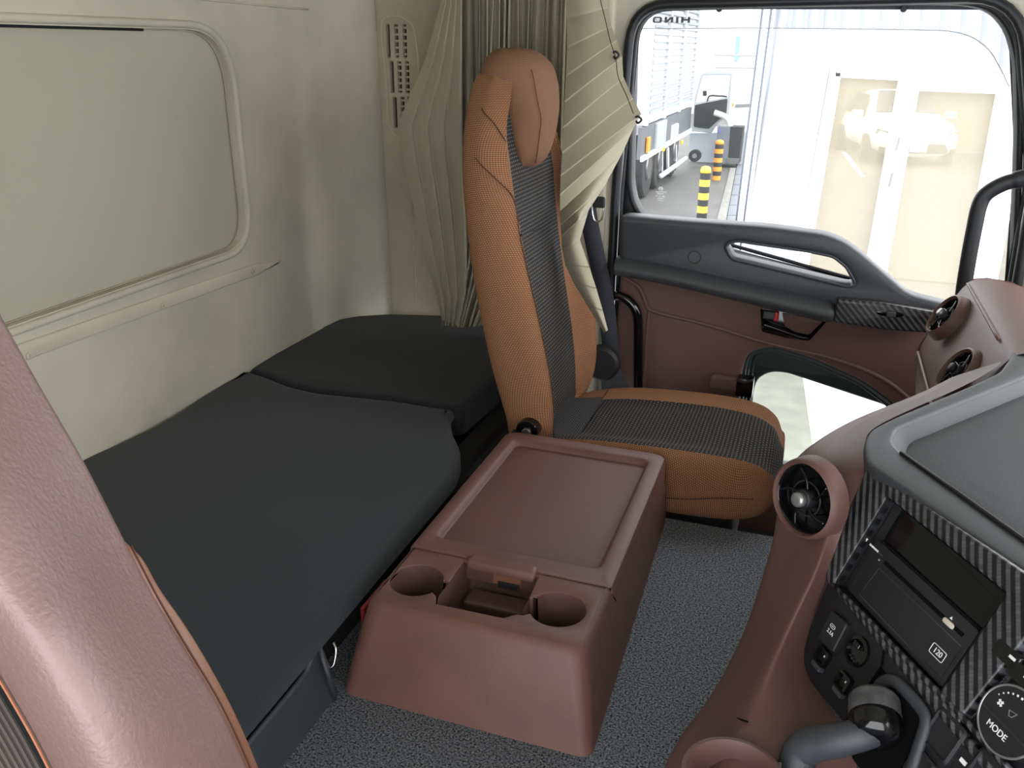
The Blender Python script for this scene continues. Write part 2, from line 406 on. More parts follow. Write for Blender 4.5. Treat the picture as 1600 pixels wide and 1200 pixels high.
# ================================================================== bunk
bunk = empty('sleeper_bunk', (-1.05, .9, 0), 'dark carpeted bunk base under the charcoal mattresses, with an open pocket tray at its foot', 'bunk')
box('base_box', (-1.08, 1.08, -.13), (.365, 1.42, .17), BLACKM, bunk, bevel=.02)
box('base_front', (-.705, 1.30, .0), (.012, .34, .05), BLACKM, bunk, bevel=.004)
# pocket tray
TF = frame((-.638, 0, 0), (0, 1, 0), (0, 0, 1))
def tray():
    n = 12; rim = []
    out = [(-.655, y, z) for y, z in [(.2, .066), (.5, .068), (.79, .072), (.91, .074), (.94, .080), (.955, .094), (.962, .106)]]
    rim = catmull(out, 4)
    low = [Vector((-.632, p.y+(.02 if p.y > .9 else .0), -.005)) for p in rim]
    o = loft('pocket_wall', [low, [p+Vector((0, 0, -.006)) for p in rim], rim, [p+Vector((-.004, -.002, .002)) for p in rim], [p+Vector((-.009, -.004, 0)) for p in rim], [Vector((-.662, p.y-.006, .01)) for p in rim]], CHAR, bunk, closed=False, cap=False)
    # end wall
    a = Vector((-.638, .945, .136)); 
    e = [[Vector((-.655, .962, .106)), Vector((-.660, .972, .100)), Vector((-.668, .98, .08))],
         [Vector((-.634, .952, .06)), Vector((-.645, .97, .06)), Vector((-.66, .985, .05))],
         [Vector((-.632, .965, -.005)), Vector((-.65, .985, -.005)), Vector((-.68, 1.0, -.005))]]
    loft('pocket_end', e, CHAR, bunk, closed=False, cap=False, solid=.006)
    box('pocket_floor', (-.67, .55, .004), (.03, .42, .003), VOID, bunk, bevel=0)
tray()
def mattress(name, pts, thick, label, m, ztop=.12, r=.02, wav=.004):
    l = fillet(pts, .03, 5)
    if area(l) < 0: l = l[::-1]
    prof = [(.012, ztop-thick), (.0, ztop-thick+.01), (0, ztop-r), (r*.12, ztop-r*.55), (r*.45, ztop-r*.16), (r*1.1, ztop)]
    RR = []
    for o_, z in prof: RR.append([Vector((q[0], q[1], z)) for q in offs(l, o_)])
    t = offs(l, r*1.1); vs = []; fs = []; n = len(l)
    for rr in RR: vs += rr
    for i in range(len(RR)-1):
        for k in range(n): fs.append((i*n+k, i*n+(k+1) % n, (i+1)*n+(k+1) % n, (i+1)*n+k))
    for tr in geometry.tessellate_polygon([[Vector((p[0], p[1], 0)) for p in t]]):
        P = [vs[(len(RR)-1)*n+k] for k in tr]; nn = (P[1]-P[0]).cross(P[2]-P[0])
        tr = tuple(tr) if nn.z > 0 else tuple(tr)[::-1]
        fs.append(tuple((len(RR)-1)*n+k for k in tr))
    fs.append(tuple(range(n))[::-1])
    o = mob(name, vs, fs, m, None, auto=60)
    return fin(o, label, 'mattress')
zt = .12
seam = [pz(p, zt) for p in [(385, 577), (420, 588), (455, 602), (500, 612), (560, 618), (620, 624), (670, 632), (711, 638)]]
edge1 = [pz(p, zt) for p in [(704, 652), (708, 672), (719, 695), (720, 725), (712, 748)]]
back1 = [pz(p, zt) for p in [(125, 715), (180, 692), (240, 665), (275, 645), (310, 620), (345, 598)]]
near = [(-1.468, -.55)] + back1 + seam + edge1 + [(-.652, 1.50), (-.650, 1.2), (-.645, .8), (-.645, -.55)]
n1 = [(p[0], p[1], .012) for p in near]
mattress('mattress', n1, .03, 'large charcoal bunk mattress section with a notched end, nearest the driver seat', MATT)
back2 = [pz(p, zt) for p in [(430, 545), (465, 525), (500, 505), (530, 496), (560, 491), (610, 488), (680, 490), (750, 492)]]
far = [(p[0]+.0, p[1]+.006) for p in seam] + [pz(p, zt) for p in [(725, 634), (758, 607), (770, 598)]] + [(-.78, 2.5), (-.80, 2.62)] + back2[::-1]
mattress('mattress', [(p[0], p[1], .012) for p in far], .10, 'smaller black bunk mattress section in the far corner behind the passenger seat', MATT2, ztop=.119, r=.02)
mb = box('corner_block', (-.80, 2.0, -.02), (.055, .20, .06), BLACKM, bunk, bevel=.03)
# release strap and hook by the console
hk = tube('bunk_hook', [(-.648, 1.0, .085), (-.640, .995, .075), (-.640, .985, .055), (-.646, .98, .05)], .003, CHROME, n=6)
fin(hk, 'small chrome hook under the edge of the bunk mattress beside the console', 'hook')
rb = box('red_strap', (-.628, 1.11, .09), (.004, .045, .022), REDD, bevel=.002)
fin(rb, 'dark red webbing strap squeezed between the bunk and the console', 'strap')

# ================================================================== centre console
con = empty('centre_console', (-.42, 1.37, 0), 'brown plastic centre console with two cup holders, open tray and recessed lid on grey carpet', 'console')
ZC = .155
def c4(x0, x1, y0, y1, r, n=6): return rrect((x0+x1)/2, (y0+y1)/2, (x1-x0)/2, (y1-y0)/2, r, n)
bx0, bx1, by0, by1 = -.632, -.222, .985, 1.742
tx0, tx1, ty0, ty1 = -.602, -.236, 1.032, 1.735
def lerp4(t, e=0, r=.03): return c4(bx0+(tx0-bx0)*t+e, bx1+(tx1-bx1)*t-e, by0+(ty0-by0)*t+e, by1+(ty1-by1)*t-e, r)
def W(z): return Matrix.Identity(4)
def lerp4(t, e=0, r=.03, f=lerp4):
    return [(x+(.016*(1-t)*(1-(y-by0)/(by1-by0)) if x > -.42 else 0), y) for x, y in f(t, e, r)]
rings = [(lerp4(0, 0, .022), .0), (lerp4(.45, -.002, .026), ZC*.45), (lerp4(.9, -.001, .032), ZC*.90), (lerp4(.97, .002, .034), ZC*.975), (lerp4(1, .007, .034), ZC)]
# body: front part up to the seam; side skirts run full length
stack('console_body', rings, W(0), BROWNW, con, cap=False, auto=60)
ysm = 1.205                                        # seam between cup holder deck and lid
q = lambda p: pz(p, ZC)
cupL = circ(*q((644, 903)), .0465, n=36); cupR = circ(*q((873, 951)), .0455, n=36)
cl = q((644, 905)); cr_ = q((873, 952))
# deck with one merged opening: cup - tray - cup
def arc(c, r, a0, a1, n=18): return [(c[0]+r*math.cos(math.radians(a0+(a1-a0)*k/n)), c[1]+r*math.sin(math.radians(a0+(a1-a0)*k/n))) for k in range(n+1)]
rL = .0455; rR = .0460; cl = (cl[0]+.0075, cl[1]+.001); cr_ = (cr_[0]-.002, cr_[1]+.001)
tx_a = cl[0]+.052; tx_b = cr_[0]-.052
opening = arc(cl, rL, 20, 330, 30) + [(tx_a-.003, cl[1]-.030), (tx_a+.006, cl[1]-.050), (tx_b-.022, cr_[1]-.052), (tx_b-.006, cr_[1]-.036), (tx_b+.006, cr_[1]-.034)] + arc(cr_, rR, 215, 510, 30) + [(tx_b-.001, cr_[1]+.022), (tx_b-.004, ysm-.007), (tx_a+.002, ysm-.007), (tx_a, cl[1]+.018)]
deck = fillet([(tx0+.007, ty0+.007, .034), (tx1-.007, ty0+.007, .034), (tx1-.007, ysm, .001), (tx0+.007, ysm, .001)], .03, 6)
plate('console_deck', [deck, opening], FZ(ZC), .006, .0015, BROWNW, con)
for c, r, a0, a1 in ((cl, rL, 18, 332), (cr_, rR, 212, 512)):
    A = arc(c, r, a0, a1, 30); B = arc(c, r*.93, a0, a1, 30)
    loft('cup_wall', [[Vector((p[0], p[1], ZC-.002)) for p in A], [Vector((p[0], p[1], ZC-.05)) for p in B], [Vector((p[0], p[1], ZC-.10)) for p in B]], BROWN, con, closed=False, cap=False)
    cyl('cup_floor', FZ(.05), r*1.02, 0, .006, BROWN, con, cx=c[0], cy=c[1])
# tray pocket between the cups
zb = .075
tb = [(tx_a, cl[1]-.030), (tx_a+.008, cl[1]-.050), (tx_b-.022, cr_[1]-.052), (tx_b, cr_[1]-.03), (tx_b-.003, ysm+.018), (tx_a+.003, ysm+.018)]
tb = fillet(tb, .008, 3)
stack('tray_wall', [(tb, ZC-.003), (tb, zb+.02), (offs(tb, .002), zb+.006), (offs(tb, .006), zb)], W(0), BROWN, con, cap=True, cap0=False, auto=40)
box('tray_step', ((tx_a+tx_b)/2, ysm-.022, zb+.012), ((tx_b-tx_a)/2-.012, .022, .012), BROWN, con, bevel=.007)
for sgn, xx, cc in ((1, tx_a, cl), (-1, tx_b, cr_)):
    box('cup_divider', (xx-sgn*.002, cc[1]+.026, (ZC+.05)/2), (.0035, .012, (ZC-.05)/2-.001), BROWN, con, bevel=.002)
lt = box('latch', ((tx_a+tx_b)/2+.012, ysm-.003, ZC-.036), (.020, .004, .006), BLACKP, con, bevel=.0015, label='black lid latch')
box('latch_spring', ((tx_a+tx_b)/2+.030, ysm-.004, ZC-.034), (.0025, .003, .007), CHROME, lt, bevel=.001)
box('latch_backing', ((tx_a+tx_b)/2+.008, ysm-.001, ZC-.022), (.026, .002, .016), LEATHER2, con, bevel=.001)
# lid
LZ = ZC+.004
lid_o = lambda e, r=.03: fillet([(tx0-.001+e, ysm+.0015+e*.2, .003), (tx1+.001-e, ysm+.0015+e*.2, .003), (tx1+.001-e, ty1-e, r), (tx0-.001+e, ty1-e, r)], .03, 6)
rec = lambda e: fillet([(-.577+e, 1.245+e), (-.262-e, 1.245+e), (-.262-e, 1.695-e), (-.577+e, 1.695-e)], .018, 6)
lid = stack('lid', [(lid_o(-.004), LZ-.045), (lid_o(-.003), LZ-.012), (lid_o(.0), LZ-.004), (lid_o(.006), LZ), (rec(0), LZ), (rec(.003), LZ-.002), (rec(.008), LZ-.012), (rec(.011), LZ-.0135)], W(0), BROWNW, con, cap=False, auto=35)
plate('lid_mat', [rec(.010)], FZ(LZ-.0130), .002, .0005, mat('lid_grain', (98, 66, 57), .42, (1500, .9), (4, .05)), lid)
tab = stack('lid_tab', [(rrect((tx_a+tx_b)/2, ysm-.006, .062, .012, .006, 4), LZ-.012), (rrect((tx_a+tx_b)/2, ysm-.005, .063, .013, .006, 4), LZ+.000), (rrect((tx_a+tx_b)/2, ysm-.004, .060, .011, .006, 4), LZ+.004), (rrect((tx_a+tx_b)/2, ysm-.003, .055, .007, .005, 4), LZ+.0055)], W(0), BROWNW, lid, auto=50)
tube('lid_seam', [(tx1-.001, ysm+.001, ZC-.001), (tx1+.004, ysm+.006, ZC-.02), (tx1+.0075, ysm+.018, ZC-.036)], .0013, VOID, con, n=6, smoothn=3)

# ================================================================== passenger seat
seat = empty('passenger_seat', (-.35, 2.02, -.3), 'tan and black fabric passenger seat with built-in headrest standing by the far door', 'seat')
def ip(tab, z):
    if z <= tab[0][0]: return tab[0][1:]
    for a, b in zip(tab, tab[1:]):
        if z <= b[0]:
            t = (z-a[0])/(b[0]-a[0]); t = t*t*(3-2*t) if False else t
            return tuple(x+(y-x)*t for x, y in zip(a[1:], b[1:]))
    return tab[-1][1:]
# z: near y, far y, rear x, bolster crest x, centre x
BT = [(.08, 1.80, 2.235, -.645, -.535, -.56),
      (.13, 1.785, 2.25, -.640, -.512, -.555),
      (.26, 1.775, 2.280, -.680, -.520, -.575),
      (.43, 1.775, 2.280, -.718, -.560, -.610),
      (.58, 1.775, 2.262, -.742, -.600, -.640),
      (.73, 1.785, 2.250, -.760, -.632, -.662),
      (.80, 1.805, 2.230, -.762, -.650, -.672),
      (.85, 1.835, 2.200, -.766, -.655, -.676),
      (.89, 1.868, 2.165, -.768, -.655, -.672),
      (.93, 1.900, 2.135, -.762, -.665, -.668),
      (.955, 1.93, 2.11, -.735, -.680, -.680),
      (.972, 1.95, 2.09, -.72, -.69, -.69)]
def brow(z):
    y0, y1, xr, xb, xc = ip(BT, z); ym = (y0+y1)/2; w = (y1-y0)
    k = min(1, w/.48); g = (1-.62*max(0, min(1, (z-.40)/.25)))*k
    P = [(y0+.05*k, xr), (y0+.012, xr+.018), (y0, xr+.055), (y0-.002, (xr+xb)/2+.01), (y0+.004, xb-.022), (y0+.024*k, xb), (y0+.055*k, xb-.010), (y0+.085*k, (xb+xc)/2-.008), (y0+.12*k, xc),
         (ym, xc+.006), (y1-.080*g, xc), (y1-.054*g, (xb+xc)/2-.008), (y1-.036*g, xb-.010), (y1-.018*g, xb), (y1-.004, xb-.022), (y1+.002, (xr+xb)/2+.01), (y1, xr+.055), (y1-.012, xr+.018), (y1-.05*k, xr), (ym, xr-.004)]
    return [Vector((x, y, z)) for y, x in P]
zs = [.075, .10, .15, .22, .30, .38, .46, .54, .62, .70, .76, .80, .84, .87, .90, .93, .95]
def shrink(rg, s):
    c = sum(rg, Vector())/len(rg); return [c+(p-c)*s for p in rg]
bk = loft('backrest', [shrink(brow(z), .95) for z in zs[:-1]], TAN, seat, sub=1)
def strip(name, rings, a, b, m, par):
    n = len(rings[0]); idx = [(a+i) % n for i in range((b-a) % n+1)]
    return loft(name, [[r[i] for i in idx] for r in rings], m, par, closed=False, cap=False, sub=2)
strip('side_cover', [brow(z) for z in zs], 11, 5, TAN, bk)
strip('backrest_panel', [brow(z) for z in zs], 5, 11, BLACKF, bk)
# black centre panel
def fpan(u, v):
    z = .09+(.80-.09)*v; y0, y1, xr, xb, xc = ip(BT, z); k = min(1, (y1-y0)/.48)
    ya = y0+.040*k; yb = y1-.078*k; y = ya+(yb-ya)*u
    e = min(u, 1-u)
    d = min(abs(y-y0), abs(y1-y))/k
    def prof(d): 
        if d < .055: return xb-.004
        if d < .085: return xb-.006+( (xb+xc)/2-.008-(xb-.006))*(d-.055)/.03
        if d < .12: return (xb+xc)/2-.008+(xc-((xb+xc)/2-.008))*(d-.085)/.035
        return xc+.004
    x = prof(d)+.003
    if e < .02: x -= .006
    return Vector((x, y, z))
for zz in (.585,):
    tube('panel_crease', [p+Vector((.0005, 0, .02-.008*i)) for i, p in enumerate(brow(zz)[5:12])], .0022, DARKST, bk, n=6, smoothn=2)
# stitched seams on the near bolster
tube('seam', [brow(z)[5]+Vector((.001, -.0005, 0)) for z in (.12, .2, .3, .4, .5, .6, .68)]+[brow(.72)[4], brow(.75)[3], brow(.765)[2]+Vector((0, -.001, 0))], .0012, STITCH, bk, n=6, smoothn=4)
tube('seam', [brow(.80)[5]+Vector((.002, -.001, 0)), brow(.835)[4]+Vector((0, -.001, 0)), brow(.855)[3]+Vector((0, -.001, 0)), brow(.865)[2]+Vector((0, -.001, 0))], .0012, STITCH, bk, n=6, smoothn=4)
# headrest pad
HT = [(.725, 1.985, 2.085, -.680, -.640), (.735, 1.962, 2.108, -.690, -.622), (.77, 1.945, 2.125, -.70, -.610), (.84, 1.930, 2.140, -.715, -.600), (.875, 1.905, 2.145, -.745, -.601), (.90, 1.900, 2.148, -.752, -.603), (.945, 1.902, 2.145, -.755, -.616), (.972, 1.918, 2.13, -.748, -.634), (.990, 1.95, 2.10, -.728, -.668)]
def hrow(z):
    y0, y1, xr, xf = ip(HT, z); ym = (y0+y1)/2
    P = [(y0+.03, xr), (y0, xr+.03), (y0-.001, (xr+xf)/2), (y0+.006, xf-.03), (y0+.03, xf-.006), (ym, xf), (y1-.03, xf-.006), (y1-.006, xf-.03), (y1+.001, (xr+xf)/2), (y1, xr+.03), (y1-.03, xr), (ym, xr-.003)]
    return [Vector((x, y, z)) for y, x in P]
hr = loft('headrest', [hrow(z) for z in (.722, .728, .74, .77, .80, .84, .87, .90, .925, .945, .962, .977, .990)], TANH, seat, sub=1)
tube('seam', [hrow(z)[4]+Vector((-.004, -.003, 0)) for z in (.735, .76, .80, .84, .88, .92, .945)], .0011, STITCH, hr, n=6, smoothn=4)
# cushion
CT = [(-.575, 1.80, 2.235, .02, .100, .085), (-.52, 1.785, 2.25, -.02, .125, .105), (-.42, 1.775, 2.262, -.03, .142, .112), (-.30, 1.772, 2.266, -.035, .150, .118), (-.18, 1.772, 2.268, -.035, .152, .126), (-.09, 1.775, 2.262, -.03, .150, .134), (-.04, 1.782, 2.250, -.02, .140, .132), (-.012, 1.795, 2.235, -.005, .118, .116), (.004, 1.815, 2.21, .02, .085, .085)]
def crow(x):
    y0, y1, zb_, zc_, zm = ip(CT, x); ym = (y0+y1)/2
    P = [(y0+.05, zb_), (y0+.010, zb_+.02), (y0, (zb_+zc_)/2-.01), (y0-.002, zc_-.045), (y0+.003, zc_-.018), (y0+.022, zc_-.006), (y0+.06, zc_-.010), (y0+.10, zm), (ym, zm+.004),
         (y1-.16, zm-.006), (y1-.132, zc_-.030), (y1-.06, zc_-.028), (y1-.02, zc_-.036), (y1-.002, zc_-.055), (y1, (zb_+zc_)/2), (y1-.012, zb_+.02), (y1-.05, zb_), (ym, zb_-.01)]
    return [Vector((x, y, z)) for y, z in P]
cxs = (-.575, -.55, -.50, -.42, -.34, -.26, -.18, -.12, -.08, -.05, -.028, -.012, .0, .006)
cu_ = loft('cushion', [shrink(crow(x), .96)[::1] for x in cxs], TAN, seat, sub=1)
def crow2(x):
    r = crow(x); return r
CRS = [crow2(x) for x in cxs]; last = shrink(CRS[-1], .86); last = [p+Vector((.004, 0, 0)) for p in last]; CRS.append(last); CRS.append([p+Vector((.002, 0, 0)) for p in shrink(last, .5)])
strip('side_cover', CRS, 10, 5, TAN, cu_)
strip('cushion_panel', CRS, 5, 10, BLACKF, cu_)
def fcus(u, v):
    s = v*1.20
    if s <= 1: x = -.47+(.012+.47)*s; zz = 0
    else: x = .012; zz = (s-1)*.35
    xx = min(x, .006)
    y0, y1, zb_, zc_, zm = ip(CT, min(xx, .003))
    farw = .115+.02*(1-v)
    ya = y0+.012+.018*max(0, .25-v)*4; yb = y1-farw+.075*max(0, (v-.7)/.3)
    y = ya+(yb-ya)*u; d = y-y0; d2 = y1-y
    P = [(0, zc_-.022), (.022, zc_-.006), (.06, zc_-.010), (.10, zm), (.24, zm+.004), (y1-y0-.13, zm), (y1-y0-.09, zc_-.004), (y1-y0-.05, zc_+.010), (y1-y0, zc_)]
    z = P[-1][1]
    for a, b in zip(P, P[1:]):
        if d <= b[0]: z = a[1]+(b[1]-a[1])*(d-a[0])/(b[0]-a[0]); break
    e = min(u, 1-u)
    return Vector((x+(.003 if zz else 0), y, z+.0045-zz-(.007 if e < .02 else 0)))
grid('cushion_gusset', lambda u, v: Vector((-.575+.115*v, 1.815+.28*u, .090+.034*v*(1-v)*.0+.022*v)) + Vector((0, 0, .012)), 8, 6, BLACKF2, cu_)
tube('seam', [(x, ip(CT, x)[0]-.003, z) for x, z in [(-.45, .03), (-.3, .03), (-.2, .035), (-.15, .045), (-.10, .055), (-.04, .06)]], .0011, STITCH, cu_, n=6)
tube('seam', [crow(-.47)[9]+Vector((0, 0, .004)), crow(-.47)[10]+Vector((0, 0, .004)), crow(-.47)[11]+Vector((0, 0, .003)), crow(-.48)[12]+Vector((0, 0, .003))], .0011, STITCH, cu_, n=6)
# hardware
box('seat_frame', (-.30, 2.02, -.14), (.22, .19, .11), BLACKM, seat, bevel=.02)
hb = cyl('hinge_plate', frame(ony((824, 673), 1.765), (1, 0, 0), (0, 0, 1)), .027, -.03, .006, BLACKG, seat)
cyl('hinge_bolt', frame(ony((824, 674), 1.765), (1, 0, 0), (0, 0, 1)), .0115, .006, .013, STEEL, hb, label='grey steel bolt head')
box('hinge_arm', (-.585, 1.79, .085), (.03, .012, .05), BLACKM, seat, bevel=.01)
cyl('recliner_cover', frame(ony((940, 568), 2.285), (1, 0, 0), (0, 0, 1)), .052, -.02, .012, BLACKP, seat, bev=.008)
loft('recliner_skirt', [[ony(p, 2.30) for p in [(938, 560), (958, 556), (975, 590), (985, 612), (940, 612)]], [ony(p, 2.33) for p in [(938, 560), (958, 556), (975, 590), (985, 612), (940, 612)]]], CHAR, seat, smooth=False)

# ================================================================== curtains
def curtain_fan():
    """right-hand curtain: pleats run from the hooked hem towards the gathered edge"""
    A = [(905, -220), (934, -60), (950, 10), (955, 40), (963, 62), (972, 88), (974, 120), (988, 152), (1002, 178), (990, 200), (972, 240), (945, 290), (920, 328), (906, 375), (920, 415), (931, 448), (941, 482), (950, 516)]
    B = [(880, -220), (884, -60), (886, 30), (886, 75), (884, 120), (882, 160), (880, 200), (878, 240), (876, 275), (875, 305), (875, 330), (876, 352), (877, 370), (878, 388), (883, 414), (897, 443), (918, 478), (944, 520)]
    n = len(A)
    def f(u, v):
        t = v*(n-1); i = min(int(t), n-2); k = t-i
        def lp(L):
            c = k*k*(3-2*k) if i > 11 else k
            return (L[i][0]+(L[i+1][0]-L[i][0])*k, L[i][1]+(L[i+1][1]-L[i][1])*k)
        a = lp(A); b = lp(B)
        s = 1-u
        p = (a[0]+(b[0]-a[0])*s, a[1]+(b[1]-a[1])*s)
        ph = t % 1.0; i0 = int(t)
        ov = .10*u*u
        if ph < .88: te = i0+ph/.88*(1+ov); z = ph/.88
        else: te = i0+1+ov-ov*(ph-.88)/.12; z = 1-(ph-.88)/.12
        if t > 12: z *= .15
        te = min(te, n-1.001); i = min(int(te), n-2); k = te-i
        a = lp(A); b = lp(B); p = (a[0]+(b[0]-a[0])*s, a[1]+(b[1]-a[1])*s)
        z *= .026+.016*(1-s)
        bulge = -.03*math.sin(math.pi*s)-.235*min(1, t/9)*(s if t < 10 else min(1, s+(t-10)/3))
        return ony(p, 2.365-z+bulge+.02*(1-u))
    return grid('curtain', f, 14, (n-1)*20, CURT, None, solid=.0)
cur = fin(curtain_fan(), 'beige pleated curtain swept back beside the door window, pinned with two black hooks', 'curtain')
for p in ((963, 86), (998, 187)):
    c = ony(p, 2.31); 
    h_ = tube('curtain_hook', [c+Vector((-.008, 0, .006)), c+Vector((.0, -.006, .008)), c+Vector((.008, -.004, 0)), c+Vector((.0, -.006, -.008)), c+Vector((-.006, 0, -.004))], .003, RUB, cur, n=6)
tube('hem_stitch', [ony(p, 2.29) for p in [(938, 0), (948, 40), (953, 62), (962, 92), (966, 120), (980, 152), (990, 178)]], .0012, DARKST, cur, n=6)
def folds(name, top, bot, y0, N, amp, nu, nv, seed, label=None, mid=None):
    rnd = random.Random(seed); ph = [rnd.uniform(.7, 1.3) for _ in range(N+2)]
    tot = sum(ph[:N]); acc = [0]
    for a in ph[:N]: acc.append(acc[-1]+a/tot)
    wob = [rnd.uniform(-1, 1) for _ in range(40)]
    def f(u, v):
        L = [(*a,) for a in (top, mid, bot)] if mid else [top, bot]
        m = len(L); t = v*(m-1); i = min(int(t), m-2); k = t-i
        def at(l, u):
            j = u*(len(l)-1); jj = min(int(j), len(l)-2); f_ = j-jj
            return (l[jj][0]+(l[jj+1][0]-l[jj][0])*f_, l[jj][1]+(l[jj+1][1]-l[jj][1])*f_)
        a = at(L[i], u); b = at(L[i+1], u); p = (a[0]+(b[0]-a[0])*k, a[1]+(b[1]-a[1])*k)
        c = 0
        while c < N-1 and u > acc[c+1]: c += 1
        w = (u-acc[c])/(acc[c+1]-acc[c])
        s = math.sin(w*2*math.pi)
        dx = wob[c % 40]*6*math.sin(v*7+c*1.7)+math.cos(w*2*math.pi)*4
        return ony((p[0]+dx*(math.sin(math.pi*u) if u > 0 else 0), p[1]), y0-amp*s*(.8+.4*wob[(c*3) % 40]))
    return grid(name, f, nu, nv, CURT, None)
c2 = folds('curtain', [(700, -220), (800, -220), (900, -220)], [(690, 508), (722, 512), (756, 508)], 2.43, 17, .022, 17*12, 40, 3, mid=[(708, 200), (790, 230), (885, 260)])
fin(c2, 'tightly gathered beige curtain hanging in vertical folds behind the tan headrest', 'curtain')
def flapf():
    A = [(722, -220), (690, 0), (664, 95), (640, 150), (621, 196), (632, 260), (648, 330), (664, 400), (682, 460), (690, 500)]
    B = [(728, -220), (722, 0), (722, 95), (722, 150), (722, 200), (724, 260), (728, 330), (730, 400), (728, 460), (716, 510)]
    def f(u, v):
        t = v*(len(A)-1); i = min(int(t), len(A)-2); k = t-i
        k2 = k
        a = (A[i][0]+(A[i+1][0]-A[i][0])*k, A[i][1]+(A[i+1][1]-A[i][1])*k); b = (B[i][0]+(B[i+1][0]-B[i][0])*k, B[i][1]+(B[i+1][1]-B[i][1])*k)
        p = (a[0]+(b[0]-a[0])*u, a[1]+(b[1]-a[1])*u)
        w = (u*4.0) % 1.0; z = (w if w < .85 else (1-w)*5.67)
        return ony(p, 2.41-.028*z*min(1, .35+v)-.02*u)
    return grid('curtain', f, 48, 60, CURT, None)
c3 = fin(flapf(), 'beige curtain flap spread over the vent slots left of the seat', 'curtain')

# ================================================================== seat belt and grab bar
belt = empty('seat_belt', (-.6, 2.36, .6), 'dark grey seat belt with a metal tongue hanging between the beige curtain and the door', 'seat belt')
BP = [(915, 300), (921, 345), (932, 400), (944, 455), (952, 520), (957, 570), (962, 612)]
P = catmull([ony(p, 2.42) for p in BP], 5)
loft('webbing', [[p+Vector((-.026, .0, 0)), p+Vector((0, -.002, 0)), p+Vector((.026, .0, 0))] for p in P], BELT, belt, closed=False, cap=False, solid=.002)
cc = ony((934, 326), 2.40)
tg = tube('tongue', [cc+Vector((x, 0, z)) for x, z in [(-.016, .016), (.014, .018), (.012, -.03), (-.010, -.032)]], .0028, CHROME, belt, closed=True, smoothn=3, n=8)
box('tongue_grip', ony((936, 316), 2.398), (.018, .006, .016), BLACKP, tg, bevel=.006)
fin(tube('grab_bar', [ony(p, 2.44) for p in [(955, 461), (968, 463), (982, 470), (993, 484), (997, 505), (997, 560), (997, 620), (997, 680)]], .014, BLACKG, n=14, up=(0, 1, 0)), 'black curved entry grab bar beside the brown door panel behind the seat', 'grab bar')

# ================================================================== passenger door
door = struct(empty('door_1', (0, 2.5, 0), 'passenger door with brown lower trim, charcoal armrest and a window in its lower half', 'door'))
del door['category']
YT = 2.475
wh = [py(p, YT) for p in [(1160, 577), (1168, 553), (1204, 541), (1270, 561), (1350, 597), (1402, 636), (1436, 680)]]
wh = [(wh[0][0]+.01, -.24, .03)] + wh + [(wh[-1][0]+.05, -.12), (wh[-1][0]+.05, -.24, .03)]
whl = fillet(wh, .03, 5)
tl = py((974, 398), YT)
panel = [(-.525, -.50), (.45, -.50), (.45, .20)] + [(.40, .36), (-.515, .44)]
trim = plate('door_trim', [panel, whl], FY(YT), .03, .012, BROWND, door)
wl2 = [py(p, 2.54) for p in [(1177, 612), (1184, 592), (1203, 582), (1228, 583), (1300, 607), (1388, 636), (1425, 668)]]
wl2 = [(wl2[0][0]+.01, -.205, .03)] + wl2 + [(wl2[-1][0]+.03, -.205, .03)]
wg = fillet(wl2, .025, 5)
sl = plate('lower_window_seal', [offs(whl if area(whl) > 0 else whl[::-1], -.035), wg], FY(2.54), .03, .008, SEAL, door)
whc = whl if area(whl) > 0 else whl[::-1]
mid1 = [(a[0], a[1]) for a in offs(whc, .012)]; mid2 = offs(whc, .024)
for k, (l, y) in enumerate([(offs(whc, .004), 2.497), (mid1, 2.512), (mid2, 2.526)]):
    tube('seal_lip', [FY(y) @ Vector((p[0], p[1], 0)) for p in l], .006, SEAL, sl, closed=True, smoothn=1, n=6)
loft('seal_wall', [[FY(2.49) @ Vector((p[0], p[1], 0)) for p in whc], [FY(2.545) @ Vector((p[0], p[1], 0)) for p in offs(whc, .012)]], SEAL, sl, cap=False)
lg = plate('lower_glass', [offs(wg if area(wg) > 0 else wg[::-1], -.01)], FY(2.562), .003, .0005, GLASS, door)
# window frame
gl = [py(p, 2.56) for p in [(993, 285), (999, 60), (1007, 24), (1030, 14), (1500, 14), (1541, 22), (1566, 50), (1578, 95), (1581, 200), (1578, 300), (1571, 490), (1478, 474), (1165, 394), (1012, 336), (999, 315)]]
glf = fillet(gl, .03, 5)
glc = glf if area(glf) > 0 else glf[::-1]
hoc = ho if area(ho) > 0 else ho[::-1]
outer = [(p[0], p[1]) for p in hoc if p[1] > .05]
outer = [(-.56, .30), (.56, .30)] + [p for p in offs(hoc, .006) if p[1] > .35]
glc = offs(glc, -.009)
plate('window_frame', [offs(hoc, .008), glc, offs(whc, -.03)], FY(2.548), .05, .01, RUB, door)
tube('glass_run', [FY(2.548) @ Vector((p[0], p[1], 0)) for p in offs(glc, -.008)], .009, RUB, door, closed=True, smoothn=1, n=8)
tube('frame_ridge', [FY(2.54) @ Vector((p[0], p[1], 0)) for p in offs(hoc, .012)], .005, CHAR, door, closed=True, smoothn=1, n=6)
ug = plate('window_glass', [offs(glc, -.004)], FY(2.568), .003, .0005, GLASS, door)
